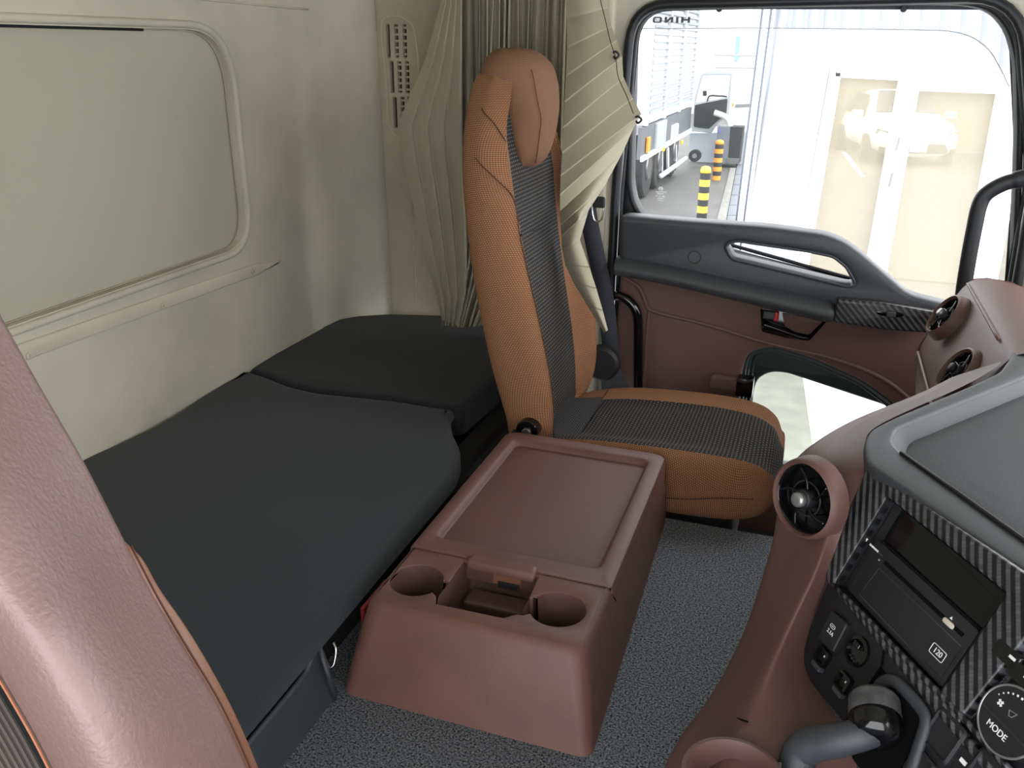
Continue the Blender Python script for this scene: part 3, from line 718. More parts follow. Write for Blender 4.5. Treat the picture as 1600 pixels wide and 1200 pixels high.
# certification marks in the corner of the glass
mk = ony((1032, 295), 2.566)
em = tube('glass_mark', [mk+Vector((.0058*math.cos(a), 0, .0045*math.sin(a))) for a in [i*math.pi/6 for i in range(12)]], .0012, WHITEM, ug, closed=True, smoothn=1, n=6)
for dx, dz, w, h in [(0, 0, .005, .0009), (0, -.009, .0125, .001), (0, -.0145, .009, .001), (-.0095, -.0215, .003, .0012), (-.001, -.0215, .0025, .0018), (.0095, -.0215, .004, .0015), (.002, -.028, .010, .0008), (.002, -.034, .008, .0006), (.016, -.009, .002, .002)]:
    box('glass_mark', mk+Vector((dx, 0, dz)), (w, .0004, h), WHITEM, ug, bevel=0)
# rain visor outside the glass, with the maker's mark (read from behind)
vz = [py(p, 2.63) for p in [(985, 45), (985, -10), (1545, -10), (1598, 40), (1598, 150), (1577, 136), (1562, 105), (1545, 78), (1520, 59), (1490, 50), (1440, 47), (1200, 44)]]
vis = plate('rain_visor', [vz], FY(2.63), .003, .0005, VISOR, None)
fin(vis, 'smoky rain visor strip along the top of the passenger window with dark mirrored lettering', 'visor')
tube('visor_edge', [ony(p, 2.63) for p in [(990, 45), (1200, 44), (1440, 47), (1490, 50), (1520, 59), (1545, 78), (1562, 105), (1577, 136)]], .0014, mat('visor_edge_grey', (170, 172, 176), .4), vis, n=6)
q1 = ony((1049, 31), 2.625); q2 = ony((1020, 31), 2.625); q3 = ony((1078, 31), 2.625)
GM = mat('dark_lettering', (40, 40, 44), .5)
def letters():
    # HINO seen from behind: block letters built from bars, mirrored
    sx_ = (q3.x-q2.x)/58; sz = sx_
    def P(px_, pz_): return Vector((q2.x+(px_)*sx_, 2.6265, q1.z+(pz_)*sz))
    def poly(l): 
        F_ = FY(2.6265); return plate('letter', [[(P(a, b).x, P(a, b).z) for a, b in l]], F_, .0015, 0, GM, vis)
    poly([(54.2, -4.2), (58, -4.2), (58, 4.2), (54.2, 4.2), (54.2, 1.2), (48.0, 1.2), (48.0, 4.2), (44.2, 4.2), (44.2, -4.2), (48.0, -4.2), (48.0, -1.2), (54.2, -1.2)])
    poly([(36.2, -4.2), (40, -4.2), (40, 4.2), (36.2, 4.2)])
    poly([(18.5, -4.2), (22.5, -4.2), (28.2, 1.2), (28.2, -4.2), (32, -4.2), (32, 4.2), (27.6, 4.2), (22.2, -.6), (22.2, 4.2), (18.5, 4.2)])
    o1 = rrect(*[(P(7, 0).x), (P(7, 0).z)], 7.2*sx_, 4.4*sz, 2.8*sx_, 5); o2 = rrect(P(7, 0).x, P(7, 0).z, 3.8*sx_, 2.5*sz, 1.2*sx_, 5)
    plate('letter', [o1, o2], FY(2.6265), .0015, 0, GM, vis)
letters()
for p in ((1124, 14), (1412, 14)): cyl('visor_clip', FY(2.56), .008, 0, .006, RUB, door, cx=py(p, 2.56)[0], cy=py(p, 2.56)[1], n=14)
# charcoal upper trim with the slanted grab opening
YU = 2.435
up = [py(p, YU) for p in [(966, 336), (1060, 344), (1200, 354), (1290, 366), (1322, 379), (1352, 402), (1420, 461), (1500, 482), (1500, 505), (1440, 507), (1300, 482), (1130, 446), (966, 420)]]
slot = [py(p, YU) for p in [(1136, 384), (1152, 380), (1262, 396), (1300, 404), (1320, 420), (1333, 444), (1322, 444), (1240, 424), (1146, 402)]]
ut = plate('upper_trim', [fillet(up, .025, 4), fillet(slot, .008, 3)], FY(YU), .055, .016, CHAR, door)
tube('slot_lip', [FY(YU-.001) @ Vector((p[0], p[1], 0)) for p in offs(fillet(slot, .01, 4) if area(slot) > 0 else fillet(slot, .01, 4)[::-1], -.006)], .004, CHAR, ut, closed=True, smoothn=1, n=8)
ux, uz = py((1085, 402), YU-.001)
tube('trim_plug', [Vector((ux+.0175*math.cos(a), YU-.0005, uz+.0175*math.sin(a))) for a in [i*math.pi/10 for i in range(20)]], .0010, DARKST, ut, closed=True, smoothn=1, n=6)
cyl('slot_screw', FY(YU-.0), .004, 0, .004, CHROME, ut, cx=py((1331, 447), YU)[0], cy=py((1331, 447), YU)[1], n=12)
# sill ledge seen through the slot
loft('window_sill', [[ony((1130, 385), 2.53), ony((1340, 440), 2.53), ony((1490, 478), 2.53)], [ony((1130, 400), 2.45), ony((1340, 452), 2.45), ony((1490, 490), 2.45)], [ony((1130, 420), 2.44), ony((1340, 470), 2.44), ony((1490, 500), 2.44)]], BLACKP, door, closed=False, cap=False)
tube('sill_strip', [ony(p, 2.53) for p in [(985, 340), (1150, 385), (1340, 438), (1490, 478)]], .006, RUB, door, n=6)
# padded armrest
ap = [(962, 413), (985, 416), (1060, 430), (1130, 446), (1220, 466), (1308, 487)]
AP = catmull([ony(p, 2.445) for p in ap], 4)
def aring(i, p):
    hh = [.026, .030, .032][min(2, i)] ; t = i/(len(AP)-1)
    hu = .030+.004*t
    return [p+Vector((0, y, z)) for y, z in [(.03, -hu), (-.015, -hu), (-.042, -hu*.72), (-.052, -hu*.2), (-.045, hu*.35), (-.02, hu*.85), (.03, hu)]]
loft('armrest_pad', [aring(i, p) for i, p in enumerate(AP)], CHARD, door, cap=True, sub=1)
# carbon look switch panel
sp = [py(p, 2.40) for p in [(1308, 468), (1380, 474), (1466, 490), (1456, 522), (1380, 517), (1302, 505)]]
spn = plate('switch_panel', [fillet(sp, .008)], FY(2.405), .06, .006, CARB, door, label='carbon patterned switch panel')
sx0, sz0 = py((1391, 491), 2.40)
plate('switch_recess', [circ(sx0, sz0, .034, .0085)], FY(2.4035), .002, .0003, BLACKG, spn)
box('window_switch', (sx0+.002, 2.400, sz0), (.012, .005, .0075), CHAR, spn, bevel=.003)
# inside handle
hp = [py(p, YT-.002) for p in [(1188, 481), (1225, 487), (1292, 502), (1264, 533), (1225, 527), (1190, 518)]]
hd = plate('handle_recess', [fillet(hp, .006)], FY(YT-.004), .006, .001, BLACKG, door)
ip_ = [py(p, YT-.006) for p in [(1222, 488), (1286, 502), (1264, 523), (1242, 519), (1226, 509)]]
plate('handle_insert', [fillet(ip_, .005)], FY(YT-.007), .004, .001, BROWND, hd)
tube('door_handle', [ony(p, YT-.012) for p in [(1192, 508), (1208, 513), (1228, 520), (1248, 527), (1262, 529)]], lambda t: .0125-.006*t, BLACKG, hd, n=12, flat=.8)
lkx, lkz = py((1202, 491), YT-.01)
box('lock_knob', (lkx, YT-.014, lkz), (.016, .010, .011), CHAR, hd, bevel=.003)
box('lock_flag', (py((1213, 492), YT)[0], YT-.013, py((1213, 492), YT)[1]), (.0055, .009, .013), RED, hd, bevel=.002, label='red unlocked flag')
cyl('trim_screw', FY(YT-.007), .0055, 0, .003, BROWN, hd, cx=py((1240, 499), YT)[0], cy=py((1240, 499), YT)[1], n=14)
# pressed lines of the lower trim
def line(name, pts, r, m, par, y=YT-.000): return tube(name, [ony(p, y) for p in pts], r, m, par, n=8)
line('trim_crease', [(972, 432), (998, 448), (1008, 470), (1020, 486), (1100, 506), (1200, 536), (1300, 560), (1380, 592), (1440, 640)], .006, BROWND, trim)
line('trim_crease', [(1014, 486), (1010, 530), (1006, 610)], .005, BROWND, trim)
bx_ = ony((1137, 592), YT-.01)
box('latch_housing', (bx_.x-.005, YT-.008, bx_.z-.01), (.045, .02, .022), BROWND, door, bevel=.01)
bx_ = ony((1164, 603), YT-.02)
box('window_latch', (bx_.x, YT-.02, bx_.z), (.024, .022, .028), BLACKG, door, bevel=.004)
tube('latch_rib', [ony(p, YT-.045) for p in [(1152, 594), (1165, 597), (1176, 594)]], .004, BLACKP, door, n=8)
# A pillar grab handle
gh = tube('grab_rail', [ony(p, 2.37) for p in [(1660, 262), (1612, 276), (1590, 281), (1566, 288), (1541, 303), (1530, 322), (1522, 358), (1514, 400), (1506, 450), (1500, 500)]], lambda t: .0185 if t > .25 else .0215, RUB, None, n=14, up=(0, 1, 0), flat=.7)
fin(gh, 'black angled grab handle on the front pillar at the right of the passenger window', 'grab handle')

# ================================================================== dashboard
dash = empty('dashboard', (.35, 1.4, -.3), 'brown moulded dashboard wrapping round a black centre stack, right of the passenger seat', 'dashboard')
# passenger side body
def prof(y, k=0):
    return [Vector(p) for p in [(.36, y, -.30), (.325, y, .0), (.290, y, .24), (.280, y, .30), (.278, y, .345), (.315, y, .43), (.348, y, .502), (.362, y, .515), (.39, y, .520), (.44, y, .515), (.52, y, .485), (1.1, y, .40)]]
body = loft('passenger_body', [prof(y) for y in (2.14, 2.13, 2.05, 1.95, 1.85, 1.7, 1.60)], BROWN, dash, closed=False, cap=False, sub=1, solid=0)
endf = [Vector((p.x, 2.14, p.z)) for p in prof(2.14)]+[Vector((1.1, 2.14, -.3))]
mob('end_cap', endf, [tuple(range(len(endf)))], BROWN, dash, smooth=False)
tube('body_crease', [Vector((.2765, y, .335)) for y in (2.12, 2.0, 1.9, 1.78, 1.66)], .0035, BROWN, body, n=6)
tube('body_crease', [(.350, 2.12, .507), (.350, 1.95, .507), (.350, 1.70, .507)], .003, BROWN, body, n=6)
# centre sweep: from the passenger vents round the near vent and down to the driver
st = [ # silhouette (px, y), mid (px, y), inner (px, z or None->panel)
    ((1448, 622), 1.66, (1500, 585), 1.66, (1578, 560), .505),
    ((1396, 641), 1.52, (1455, 615), 1.58, (1520, 598), .505),
    ((1340, 662), 1.38, (1385, 640), 1.42, (1450, 628), .505),
    ((1300, 682), 1.27, (1330, 664), 1.29, (1368, 664), .505),
    ((1262, 704), 1.19, (1300, 690), 1.19, (1350, 682), .505),
    ((1232, 728), 1.16, (1285, 715), 1.13, (1353, 715), .502),
    ((1213, 775), 1.15, (1290, 750), 1.09, (1353, 748), None),
    ((1210, 832), 1.13, (1300, 800), 1.06, (1336, 800), None),
    ((1190, 897), 1.11, (1281, 882), 1.00, (1292, 900), None),
    ((1176, 945), 1.08, (1250, 942), .975, (1272, 952), None),
    ((1160, 992), 1.05, (1226, 992), .945, (1259, 1000), None),
    ((1130, 1053), .99, (1197, 1055), .90, (1250, 1050), None),
    ((1098, 1107), .93, (1168, 1120), .85, (1310, 1122), None),
    ((1065, 1141), .88, (1140, 1168), .80, (1330, 1160), None),
    ((1035, 1197), .82, (1110, 1230), .75, (1345, 1220), None),
    ((1000, 1280), .75, (1090, 1300), .69, (1345, 1300), None)]
rows = []
for (a, ya, b, yb, c, zc) in st:
    A = ony(a, ya); B = ony(b, yb); Cc = onz(c, zc) if zc is not None else onp(c, -.004)
    low = Vector((A.x+.055, A.y+.02, A.z-.07)); low2 = Vector((A.x+.06, A.y+.02, -.02 if ya < 1.6 else .0))
    m1 = A.lerp(B, .12)+Vector((-.004, 0, .006))
    m0 = A+Vector((.012, .006, -.022))
    m2 = A.lerp(B, .55)+Vector((0, 0, .004 if zc is None else .012)); m3 = B.lerp(Cc, .12)
    rows.append([low2, low, m0, A, m1, m2, B, m3, B.lerp(Cc, .6), Cc])
loft('centre_sweep', rows, BROWN, dash, closed=False, cap=False, sub=2)
tube('sweep_seam', [Vector(onp((1108, 1115), .0)).lerp(ony((1108, 1113), .925), 1.0)+Vector((0, -.002, .004)), ony((1140, 1123), .87)+Vector((0, 0, .004)), ony((1168, 1130), .838)+Vector((0, 0, .002))], .0012, VOID, dash, n=6, smoothn=3)
def vent(c, nrm_, r, label, knob=SILV, ringw=.008, blades=5, rot=0, par=dash):
    nz = nrm(nrm_); ux_ = nrm(Vector((0, 0, 1)).cross(nz)); F = frame(c, ux_, nz.cross(ux_))
    c = Vector(c)+nz*.004; F = frame(c, ux_, nz.cross(ux_))
    v = stack('air_vent', [(circ(0, 0, r+ringw*1.5), -.022), (circ(0, 0, r+ringw*1.15), -.006), (circ(0, 0, r+ringw*.8), .001), (circ(0, 0, r+ringw*.3), .003), (circ(0, 0, r), -.001), (circ(0, 0, r*.985), -.006)], F, BROWN, par, cap=False, auto=50, label=label)
    stack('vent_bezel', [(circ(0, 0, r*.985), -.003), (circ(0, 0, r*.95), -.002), (circ(0, 0, r*.90), -.005), (circ(0, 0, r*.88), -.016), (circ(0, 0, r*.3), -.018)], F, BLACKG, v, cap=True, cap0=False, auto=50)
    tube('vent_ring', [F @ Vector((r*.50*math.cos(a), r*.50*math.sin(a), -.007)) for a in [i*math.pi/12 for i in range(24)]], .0012, BLACKP, v, closed=True, smoothn=1, n=6)
    for k in range(blades):
        a = rot+2*math.pi*k/blades
        pts = [F @ Vector((r*(.24+.66*t)*math.cos(a+.5*t), r*(.24+.66*t)*math.sin(a+.5*t), -.005)) for t in (0, .33, .66, 1)]
        tube('vent_fin', pts, .0022, BLACKG, v, n=8, smoothn=3, flat=.6)
    hb_ = stack('vent_hub', [(circ(0, 0, r*.30, n=20), -.017), (circ(0, 0, r*.28, n=20), .000), (circ(0, 0, r*.25, n=20), .002)], F, BLACKP, v, auto=40)
    stack('vent_knob', [(circ(0, 0, r*.22, n=20), .001), (circ(0, 0, r*.22, n=20), .009), (circ(0, 0, r*.19, n=20), .0115), (circ(0, 0, r*.1, n=20), .0125)], F, knob, hb_, auto=50, label='silver vent knob' if knob is SILV else None)
    return v
vent(ony((1257, 779), 1.06), (-.67, -.73, .12), .046, 'large round air vent facing the passenger seat', rot=.3, ringw=.0065)
vent(ony((1482, 498), 2.0)+Vector((-.009, 0, .007)), (-.84, -.12, .52), .043, 'round air vent beside the passenger door')
vent(ony((1503, 588), 1.73)+Vector((-.011, 0, .010)), (-.84, -.12, .52), .043, 'round air vent behind the dash tray', knob=BLACKP)
# grey top tray
ZT = .512
to = [pz(p, ZT) for p in [(1355, 724), (1350, 690), (1360, 670), (1400, 650), (1520, 600), (1562, 580), (1578, 558), (1584, 536), (1612, 522), (1700, 492)]]
to = [(p[0], p[1], .02) for p in to] + [(.95, 1.9, .02), (.95, .2, .02)] + [(*pz(p, ZT), .004) for p in [(1720, 975), (1600, 892), (1480, 810)]]
ti = [(*pz(p, ZT), .02) for p in [(1394, 690), (1402, 668), (1600, 590), (1700, 548)]] + [(.85, 1.75, .02), (.85, .3, .02)] + [(*pz(p, ZT), .01) for p in [(1720, 927), (1600, 842), (1408, 706)]]
tl_ = fillet(to, .01, 5); til = fillet(ti, .01, 5)
ty = plate('dash_tray', [tl_, til], FZ(ZT), .022, .006, TRAYM, dash, label='grey open tray on top of the dash')
tic = til if area(til) > 0 else til[::-1]
loft('tray_side', [[Vector((p[0], p[1], ZT-.003)) for p in offs(tic, -.003)], [Vector((p[0], p[1], ZT-.016)) for p in offs(tic, .012)], [Vector((p[0], p[1], ZT-.018)) for p in offs(tic, .02)]], TRAYM, ty, cap=False)
plate('tray_mat', [offs(tic, .012)], FZ(ZT-.0175), .004, .001, TRAYF, ty)
tube('tray_lip', [onz(p, ZT+.001) for p in [(1408, 707), (1600, 844), (1720, 930)]], .0028, BLACKP, ty, n=8, smoothn=2)
# centre stack in the panel frame
stackE = empty('centre_stack', tuple(PO), 'black centre stack with carbon patterned frame round the radio and controls, lower right', 'control panel')
def L2(*pts, c=0): return [pl(p, c) for p in pts]
cf = [pl((1354, 728)), (-.052, -.01), (-.044, -.07), (-.020, -.135), (.30, -.150), (.52, -.160), (.52, .036), pl((1600, 896))]
rad = rrect(.100, -.0645, .101, .0640, .004, 3)
ac = [(.243, -.012), (.60, -.012), (.60, -.139), (.238, -.139), (.228, -.07)]
cfm = plate('carbon_frame', [fillet([(*p, .012) for p in cf[:4]]+[(*p, .003) for p in cf[4:]], .01, 5), rad, fillet([(.246, -.002, .01), (.51, -.002, .01), (.51, -.140, .01), (.236, -.137, .01)], .01, 3)], FP, .012, .0035, CARB, stackE)
# left cheek of the frame turning away into the brown sweep
radio = empty('radio', tuple(PO), 'double-height black car radio with glossy screen set in the carbon patterned frame', 'radio')
box('radio_case', (.100, -.064, -.035), (.100, .063, .02), BLACKM, radio, F=FP, bevel=.002)
loft('radio_surround', [[FP @ Vector((p[0], p[1], -.001)) for p in rad], [FP @ Vector((p[0], p[1], -.03)) for p in rad]], BLACKP, radio, cap=False)
plate('radio_bezel', [rrect(.104, -.088, .090, .037, .003, 3)], FP @ Matrix.Translation((0, 0, -.008)), .012, .001, BLACKP, radio)
scr = plate('radio_screen', [[(.016, -.050), (.016, -.004), (.192, -.004), (.192, -.050)]], FP @ Matrix.Translation((0, 0, -.014)) , .004, .0005, mat('screen_glass', (9, 10, 12), .08, spec=.35), radio)
rz = FP @ Matrix.Translation((0, 0, -.0078))
box('disc_slot', (.112, -.066, 0), (.070, .0022, .0006), VOID, radio, F=rz, bevel=0)
tube('flap_line', [rz @ Vector((x, y, .0002)) for x, y in [(.040, -.076), (.188, -.076), (.189, -.118), (.036, -.118)]], .0005, CHAR, radio, closed=True, smoothn=1, n=4)
tube('flap_line', [rz @ Vector((x, y, .0002)) for x, y in [(.018, -.062), (.034, -.062)]], .0005, CHAR, radio, smoothn=1, n=4)
bt = pl((1483, 974), -.008); 
plate('eject_button', [rrect(bt[0], bt[1], .0085, .0030, .0029, 4)], rz @ Matrix.Translation((0, 0, .0016)), .002, .0006, IVORY, radio, label='small ivory eject button')
tp = pl((1487, 966), -.008)
plate('eject_mark', [[(tp[0]-.002, tp[1]-.0012), (tp[0]+.002, tp[1]-.0012), (tp[0], tp[1]+.002)]], rz @ Matrix.Translation((0, 0, .0005)), .0004, 0, WHITEM, radio)
q_ = pl((1374, 875), -.008); cyl('reset_pin', rz, .0014, 0, .0012, SILV, radio, cx=q_[0], cy=q_[1], n=10, bev=.0003)
a_ = pl((1355.5, 844), -.008); b_ = pl((1367, 857), -.008)
plate('maker_mark', [[(a_[0]-.004, a_[1]+.002), (a_[0]+.001, a_[1]+.0015), (a_[0]-.0005, a_[1]-.0025)]], rz @ Matrix.Translation((0, 0, .0005)), .0004, 0, WHITEM, radio)
for k in range(7): box('maker_mark', (b_[0]-.0088+.0026*k, b_[1], .0005), (.0010, .0011 if k % 2 else .0013, .0002), WHITEM, radio, F=rz, bevel=0)
n_ = pl((1466, 1020), -.008)
NF = rz @ Matrix.Translation((n_[0], n_[1], .0006))
text('size_mark', '120', NF, .0088, WHITEM, radio, sx_=1.0)
tube('mark_border', [NF @ Vector((p[0], p[1], 0)) for p in rrect(0, 0, .0105, .0058, .0018, 3)], .0005, WHITEM, radio, closed=True, smoothn=1, n=4)
# lower fascia
lf = L2((1296, 900), (1276, 945), (1262, 985), (1248, 1040), (1254, 1056), (1308, 1118), (1335, 1162), (1345, 1230), (1345, 1300), c=-.004)
lf = [(*p, .006) for p in lf] + [(.62, -.34, .006), (.62, -.158, .002), (.30, -.148, .002)]
fas = plate('lower_fascia', [fillet(lf, .006, 3)], FP @ Matrix.Translation((0, 0, -.004)), .03, .004, BLACKP, stackE)
F0 = FP @ Matrix.Translation((0, 0, -.004))
def at(p, c=0): q = pl(p, -.004+c); return F0 @ Matrix.Translation((q[0], q[1], c))
# stitched carbon strip below the radio
tube('lower_strip', [at(p, .003).translation for p in [(1302, 914), (1350, 962), (1400, 1014), (1450, 1066), (1485, 1100), (1540, 1160), (1580, 1205)]], .0035, CARB, stackE, n=8, smoothn=2)
us = stack('usb_module', [(rrect(0, 0, .0165, .020, .003, 3), 0), (rrect(0, 0, .0165, .020, .003, 3), .006), (rrect(0, 0, .0150, .0185, .003, 3), .0075)], at((1307, 988)) @ Matrix.Rotation(math.radians(6), 4, 'Z'), BLACKP, stackE, auto=40)
text('usb_mark', '2.1A', at((1297, 988), .0081), .0068, WHITEM, us)
tube('usb_symbol', [at((1301, 979), .0082) @ Vector((p[0], p[1], 0)) for p in rrect(0, 0, .0045, .0022, .0018, 3)], .0004, WHITEM, us, closed=True, smoothn=1, n=4)
box('usb_symbol', (0, 0, 0), (.0022, .0004, .0002), WHITEM, us, F=at((1301, 979), .0082), bevel=0)
dl = stack('dimmer_dial', [(circ(0, 0, .0185), 0), (circ(0, 0, .018), .004), (circ(0, 0, .014), .005), (circ(0, 0, .0135), .001), (circ(0, 0, .010), .001)], at((1341, 1018)), BLACKG, stackE, auto=35)
for k in range(9):
    a = math.radians(-120+22*k); p = at((1341, 1018), .002)
    box('dial_rib', (.0118*math.cos(a), .0118*math.sin(a), .001), (.0012, .0006, .0008), CHAR, dl, F=p, bevel=0)
box('dial_grip', (.0, .008, .005), (.006, .0035, .004), BLACKG, dl, F=at((1341, 1018)), bevel=.0015)
for p, rr in (((1288, 1026), 0), ((1321, 1066), 0)):
    s_ = stack('power_socket', [(rrect(0, 0, .0115, .0105, .003, 3), 0), (rrect(0, 0, .011, .010, .003, 3), .006), (rrect(0, 0, .008, .0075, .002, 3), .0065), (rrect(0, 0, .0075, .007, .002, 3), .003)], at(p), BLACKG, stackE, auto=35)
    text('socket_mark', '0', at(p, .0068), .004, WHITEM, s_)
    box('socket_flap', (.004, -.013, .005), (.009, .003, .004), CHAR, s_, F=at(p), bevel=.001)
tube('fascia_line', [at(p, .0008).translation for p in [(1381, 1016), (1376, 1045), (1362, 1070)]], .0012, VOID, stackE, n=6)
# lower right push switches
for p, w, h in (((1478, 1150), .021, .022), ((1440, 1200), .016, .016), ((1545, 1215), .02, .02)):
    s_ = stack('push_switch', [(rrect(0, 0, w, h, .005, 4), 0), (rrect(0, 0, w, h, .005, 4), .004), (rrect(0, 0, w*.86, h*.86, .004, 4), .006), (rrect(0, 0, w*.8, h*.8, .004, 4), .003)], at(p), BLACKP, stackE, auto=35)
box('switch_mark', (0, 0, .0), (.004, .0022, .0006), WHITEM, stackE, F=at((1505, 1190), .0035), bevel=0)
# climate dial
cl_ = empty('climate_dial', tuple(at((1577, 1124)).translation), 'round black climate dial with silver rim and dotted scale at the right edge', 'dial')
FC = at((1588, 1130), .0); RC = .0335
plate('climate_plate', [fillet([(-.03, .052, .01), (.20, .052, .01), (.20, -.052, .01), (-.046, -.046, .01)], .01, 3)], FC @ Matrix.Translation((0, 0, -.006)), .01, .002, BLACKP, cl_)
stack('dial_body', [(circ(0, 0, RC), -.006), (circ(0, 0, RC), .010), (circ(0, 0, RC*.95), .0105)], FC, BLACKP, cl_, auto=35)
tube('dial_rim', [FC @ Vector((RC*.985*math.cos(a), RC*.985*math.sin(a), .010)) for a in [i*math.pi/24 for i in range(48)]], .0013, SILV, cl_, closed=True, smoothn=1, n=8)
FC2 = FC @ Matrix.Translation((0, 0, .0108))
text('dial_mark', 'MODE', FC2 @ Matrix.Translation((-.004, -.0150, 0)), .0092, WHITEM, cl_, sx_=.95)
box('dial_split', (0, -.006, 0), (RC*.9, .0003, .0002), CHAR, cl_, F=FC2, bevel=0)
for k in range(14):
    a = math.radians(150-11.5*k); w = .0006+.0001*k
    box('scale_dot', (RC*.76*math.cos(a), RC*.76*math.sin(a), 0), (w, w*.9, .0002), WHITEM, cl_, F=FC2, bevel=0, rot=Matrix.Rotation(a, 3, 'Z'))
for k in range(4):
    a = math.radians(45+90*k); box('fan_mark', (-.016+.0020*math.cos(a), .0075+.0020*math.sin(a), 0), (.0014, .0012, .0002), WHITEM, cl_, F=FC2, bevel=0, rot=Matrix.Rotation(a, 3, 'Z'))
plate('defrost_mark', [[(-.006, .009), (.004, .011), (.001, .0045), (-.003, .0035)], [(-.0045, .0085), (.0026, .010), (.0004, .0052), (-.0023, .0046)]], FC2, .0004, 0, GREYM, cl_)
for (p, w) in (((1577, 1024), .006), ((1600, 1056), .006)):
    stack('climate_key', [(rrect(0, 0, .016, .009, .003, 3), -.002), (rrect(0, 0, .015, .008, .003, 3), .005)], at(p), BLACKG, cl_, auto=35)
    box('key_mark', (.004, 0, 0), (.004, .0015, .0002), WHITEM, cl_, F=at(p, .0053), bevel=0)
# gear selector
gear = empty('gear_selector', tuple(at((1400, 1120)).translation), 'charcoal gear lever pointing left from a ribbed barrel in the black fascia, bottom right', 'gear lever')
tube('selector_bezel', [at(p, .004).translation for p in [(1372, 1084), (1378, 1068), (1396, 1064), (1414, 1078), (1440, 1108), (1446, 1128), (1436, 1164), (1418, 1215), (1400, 1240)]], .0075, CHAR, gear, n=12, flat=.7)
box('selector_well', (0, -.01, .001), (.045, .05, .0015), VOID, gear, F=at((1385, 1130)), bevel=0)
ax = nrm(PH*.80+PN*.28+PV*.40)
b0 = at((1366, 1098), .024).translation
FB = Matrix((nrm(ax.cross(PN)), nrm(ax.cross(ax.cross(PN)))*-1, ax)).transposed().to_4x4(); FB.translation = b0
rr = []
n = 40
def rib(r, k): return [(r*(1+(k if i % 2 else 0))*math.cos(2*math.pi*i/n), r*(1+(k if i % 2 else 0))*math.sin(2*math.pi*i/n)) for i in range(n)]
GRB = mat('grey_barrel', (74, 74, 76), .55, (300, .6), (60, .3))
stack('selector_barrel', [(rib(.024, .0), -.006), (rib(.0265, .0), -.002), (rib(.0265, .02), .020)], FB, GRB, gear, auto=30, label='grey ribbed barrel')
stack('barrel_cap', [(circ(0, 0, .027, n=32), .020), (circ(0, 0, .0275, n=32), .026), (circ(0, 0, .0265, n=32), .036), (circ(0, 0, .022, n=32), .043), (circ(0, 0, .012, n=32), .047)], FB, BLACKG, gear, auto=60, label='gloss black barrel end')
lp = [at((1368, 1143), .030).translation, at((1346, 1148), .045).translation, at((1310, 1156), .058).translation, at((1272, 1163), .064).translation, at((1250, 1176), .066).translation, at((1242, 1215), .064).translation, at((1238, 1270), .060).translation]
tube('lever', lp, lambda t: .0150+.0045*min(1, t*1.8), CHAR, gear, n=14)
tube('lever_trim', [p+PN*.016-PV*.0 for p in [lp[4]+PV*.018, lp[5]+PV*.004, lp[6]]], .004, STEEL, gear, n=8)
# open cup holder moulded at the foot of the sweep
cz = .275; cc0 = onz((1146, 1212), cz)
cw = stack('dash_cup_holder', [(circ(cc0.x, cc0.y, .060), cz-.03), (circ(cc0.x, cc0.y, .057), cz-.004), (circ(cc0.x, cc0.y, .055), cz+.001), (circ(cc0.x, cc0.y, .050), cz+.002), (circ(cc0.x, cc0.y, .047), cz-.003), (circ(cc0.x, cc0.y, .044), cz-.06), (circ(cc0.x, cc0.y, .03), cz-.062)], Matrix.Identity(4), BROWN, dash, cap=False, auto=50)

# ================================================================== driver seat (foreground)
drv = empty('driver_seat', (-.35, .4, -.1), 'brown leather driver seat backrest filling the lower left foreground', 'seat')
def interp(L, t):
    t = max(0, min(1, t))*(len(L)-1); i = min(int(t), len(L)-2); k = t-i
    P0 = L[max(i-1, 0)]; P1 = L[i]; P2 = L[i+1]; P3 = L[min(i+2, len(L)-1)]
    return tuple(.5*((2*P1[j])+(P2[j]-P0[j])*k+(2*P0[j]-5*P1[j]+4*P2[j]-P3[j])*k*k+(3*P1[j]-P0[j]-3*P2[j]+P3[j])*k**3) for j in range(2))
EE = [(-110, 270), (-50, 390), (0, 487), (62, 600), (132, 720), (196, 845), (240, 930), (288, 1012), (335, 1090), (378, 1180), (420, 1290), (460, 1420)]
II = [(-700, 400), (-560, 520), (-430, 640), (-300, 760), (-190, 860), (-100, 950), (-30, 1020), (18, 1095), (58, 1166), (88, 1230), (130, 1340), (180, 1460)]
def drvf(u, v):
    # u 0..1 across the bolster, 1..1.5 wraps behind
    a = interp(II, v); b = interp(EE, v)
    if u <= 1:
        s = u; p = (a[0]+(b[0]-a[0])*s, a[1]+(b[1]-a[1])*s)
        y = .37+.15*s-.055*math.sin(math.pi*s**.9)
        return ony(p, y)
    w = (u-1)*2
    q0 = ony(b, .52)
    return q0+Vector((-.10*w-.01*w, .05*math.sin(w*math.pi*.5), -.03*w))
rg = [[drvf(u, v/36) for u in [0, .03, .08, .15, .25, .35, .45, .55, .65, .75, .83, .90, .95, .985, 1.0, 1.1, 1.25, 1.5]] for v in range(37)]
bol = loft('bolster', rg, LEATHER, drv, closed=False, cap=False, sub=1)
tube('stitch_line', [drvf(.012, v/20)+Vector((.002, -.003, .002)) for v in range(8, 21)], .0011, mat('tan_thread', (160, 100, 70), .7), bol, n=6, smoothn=3)
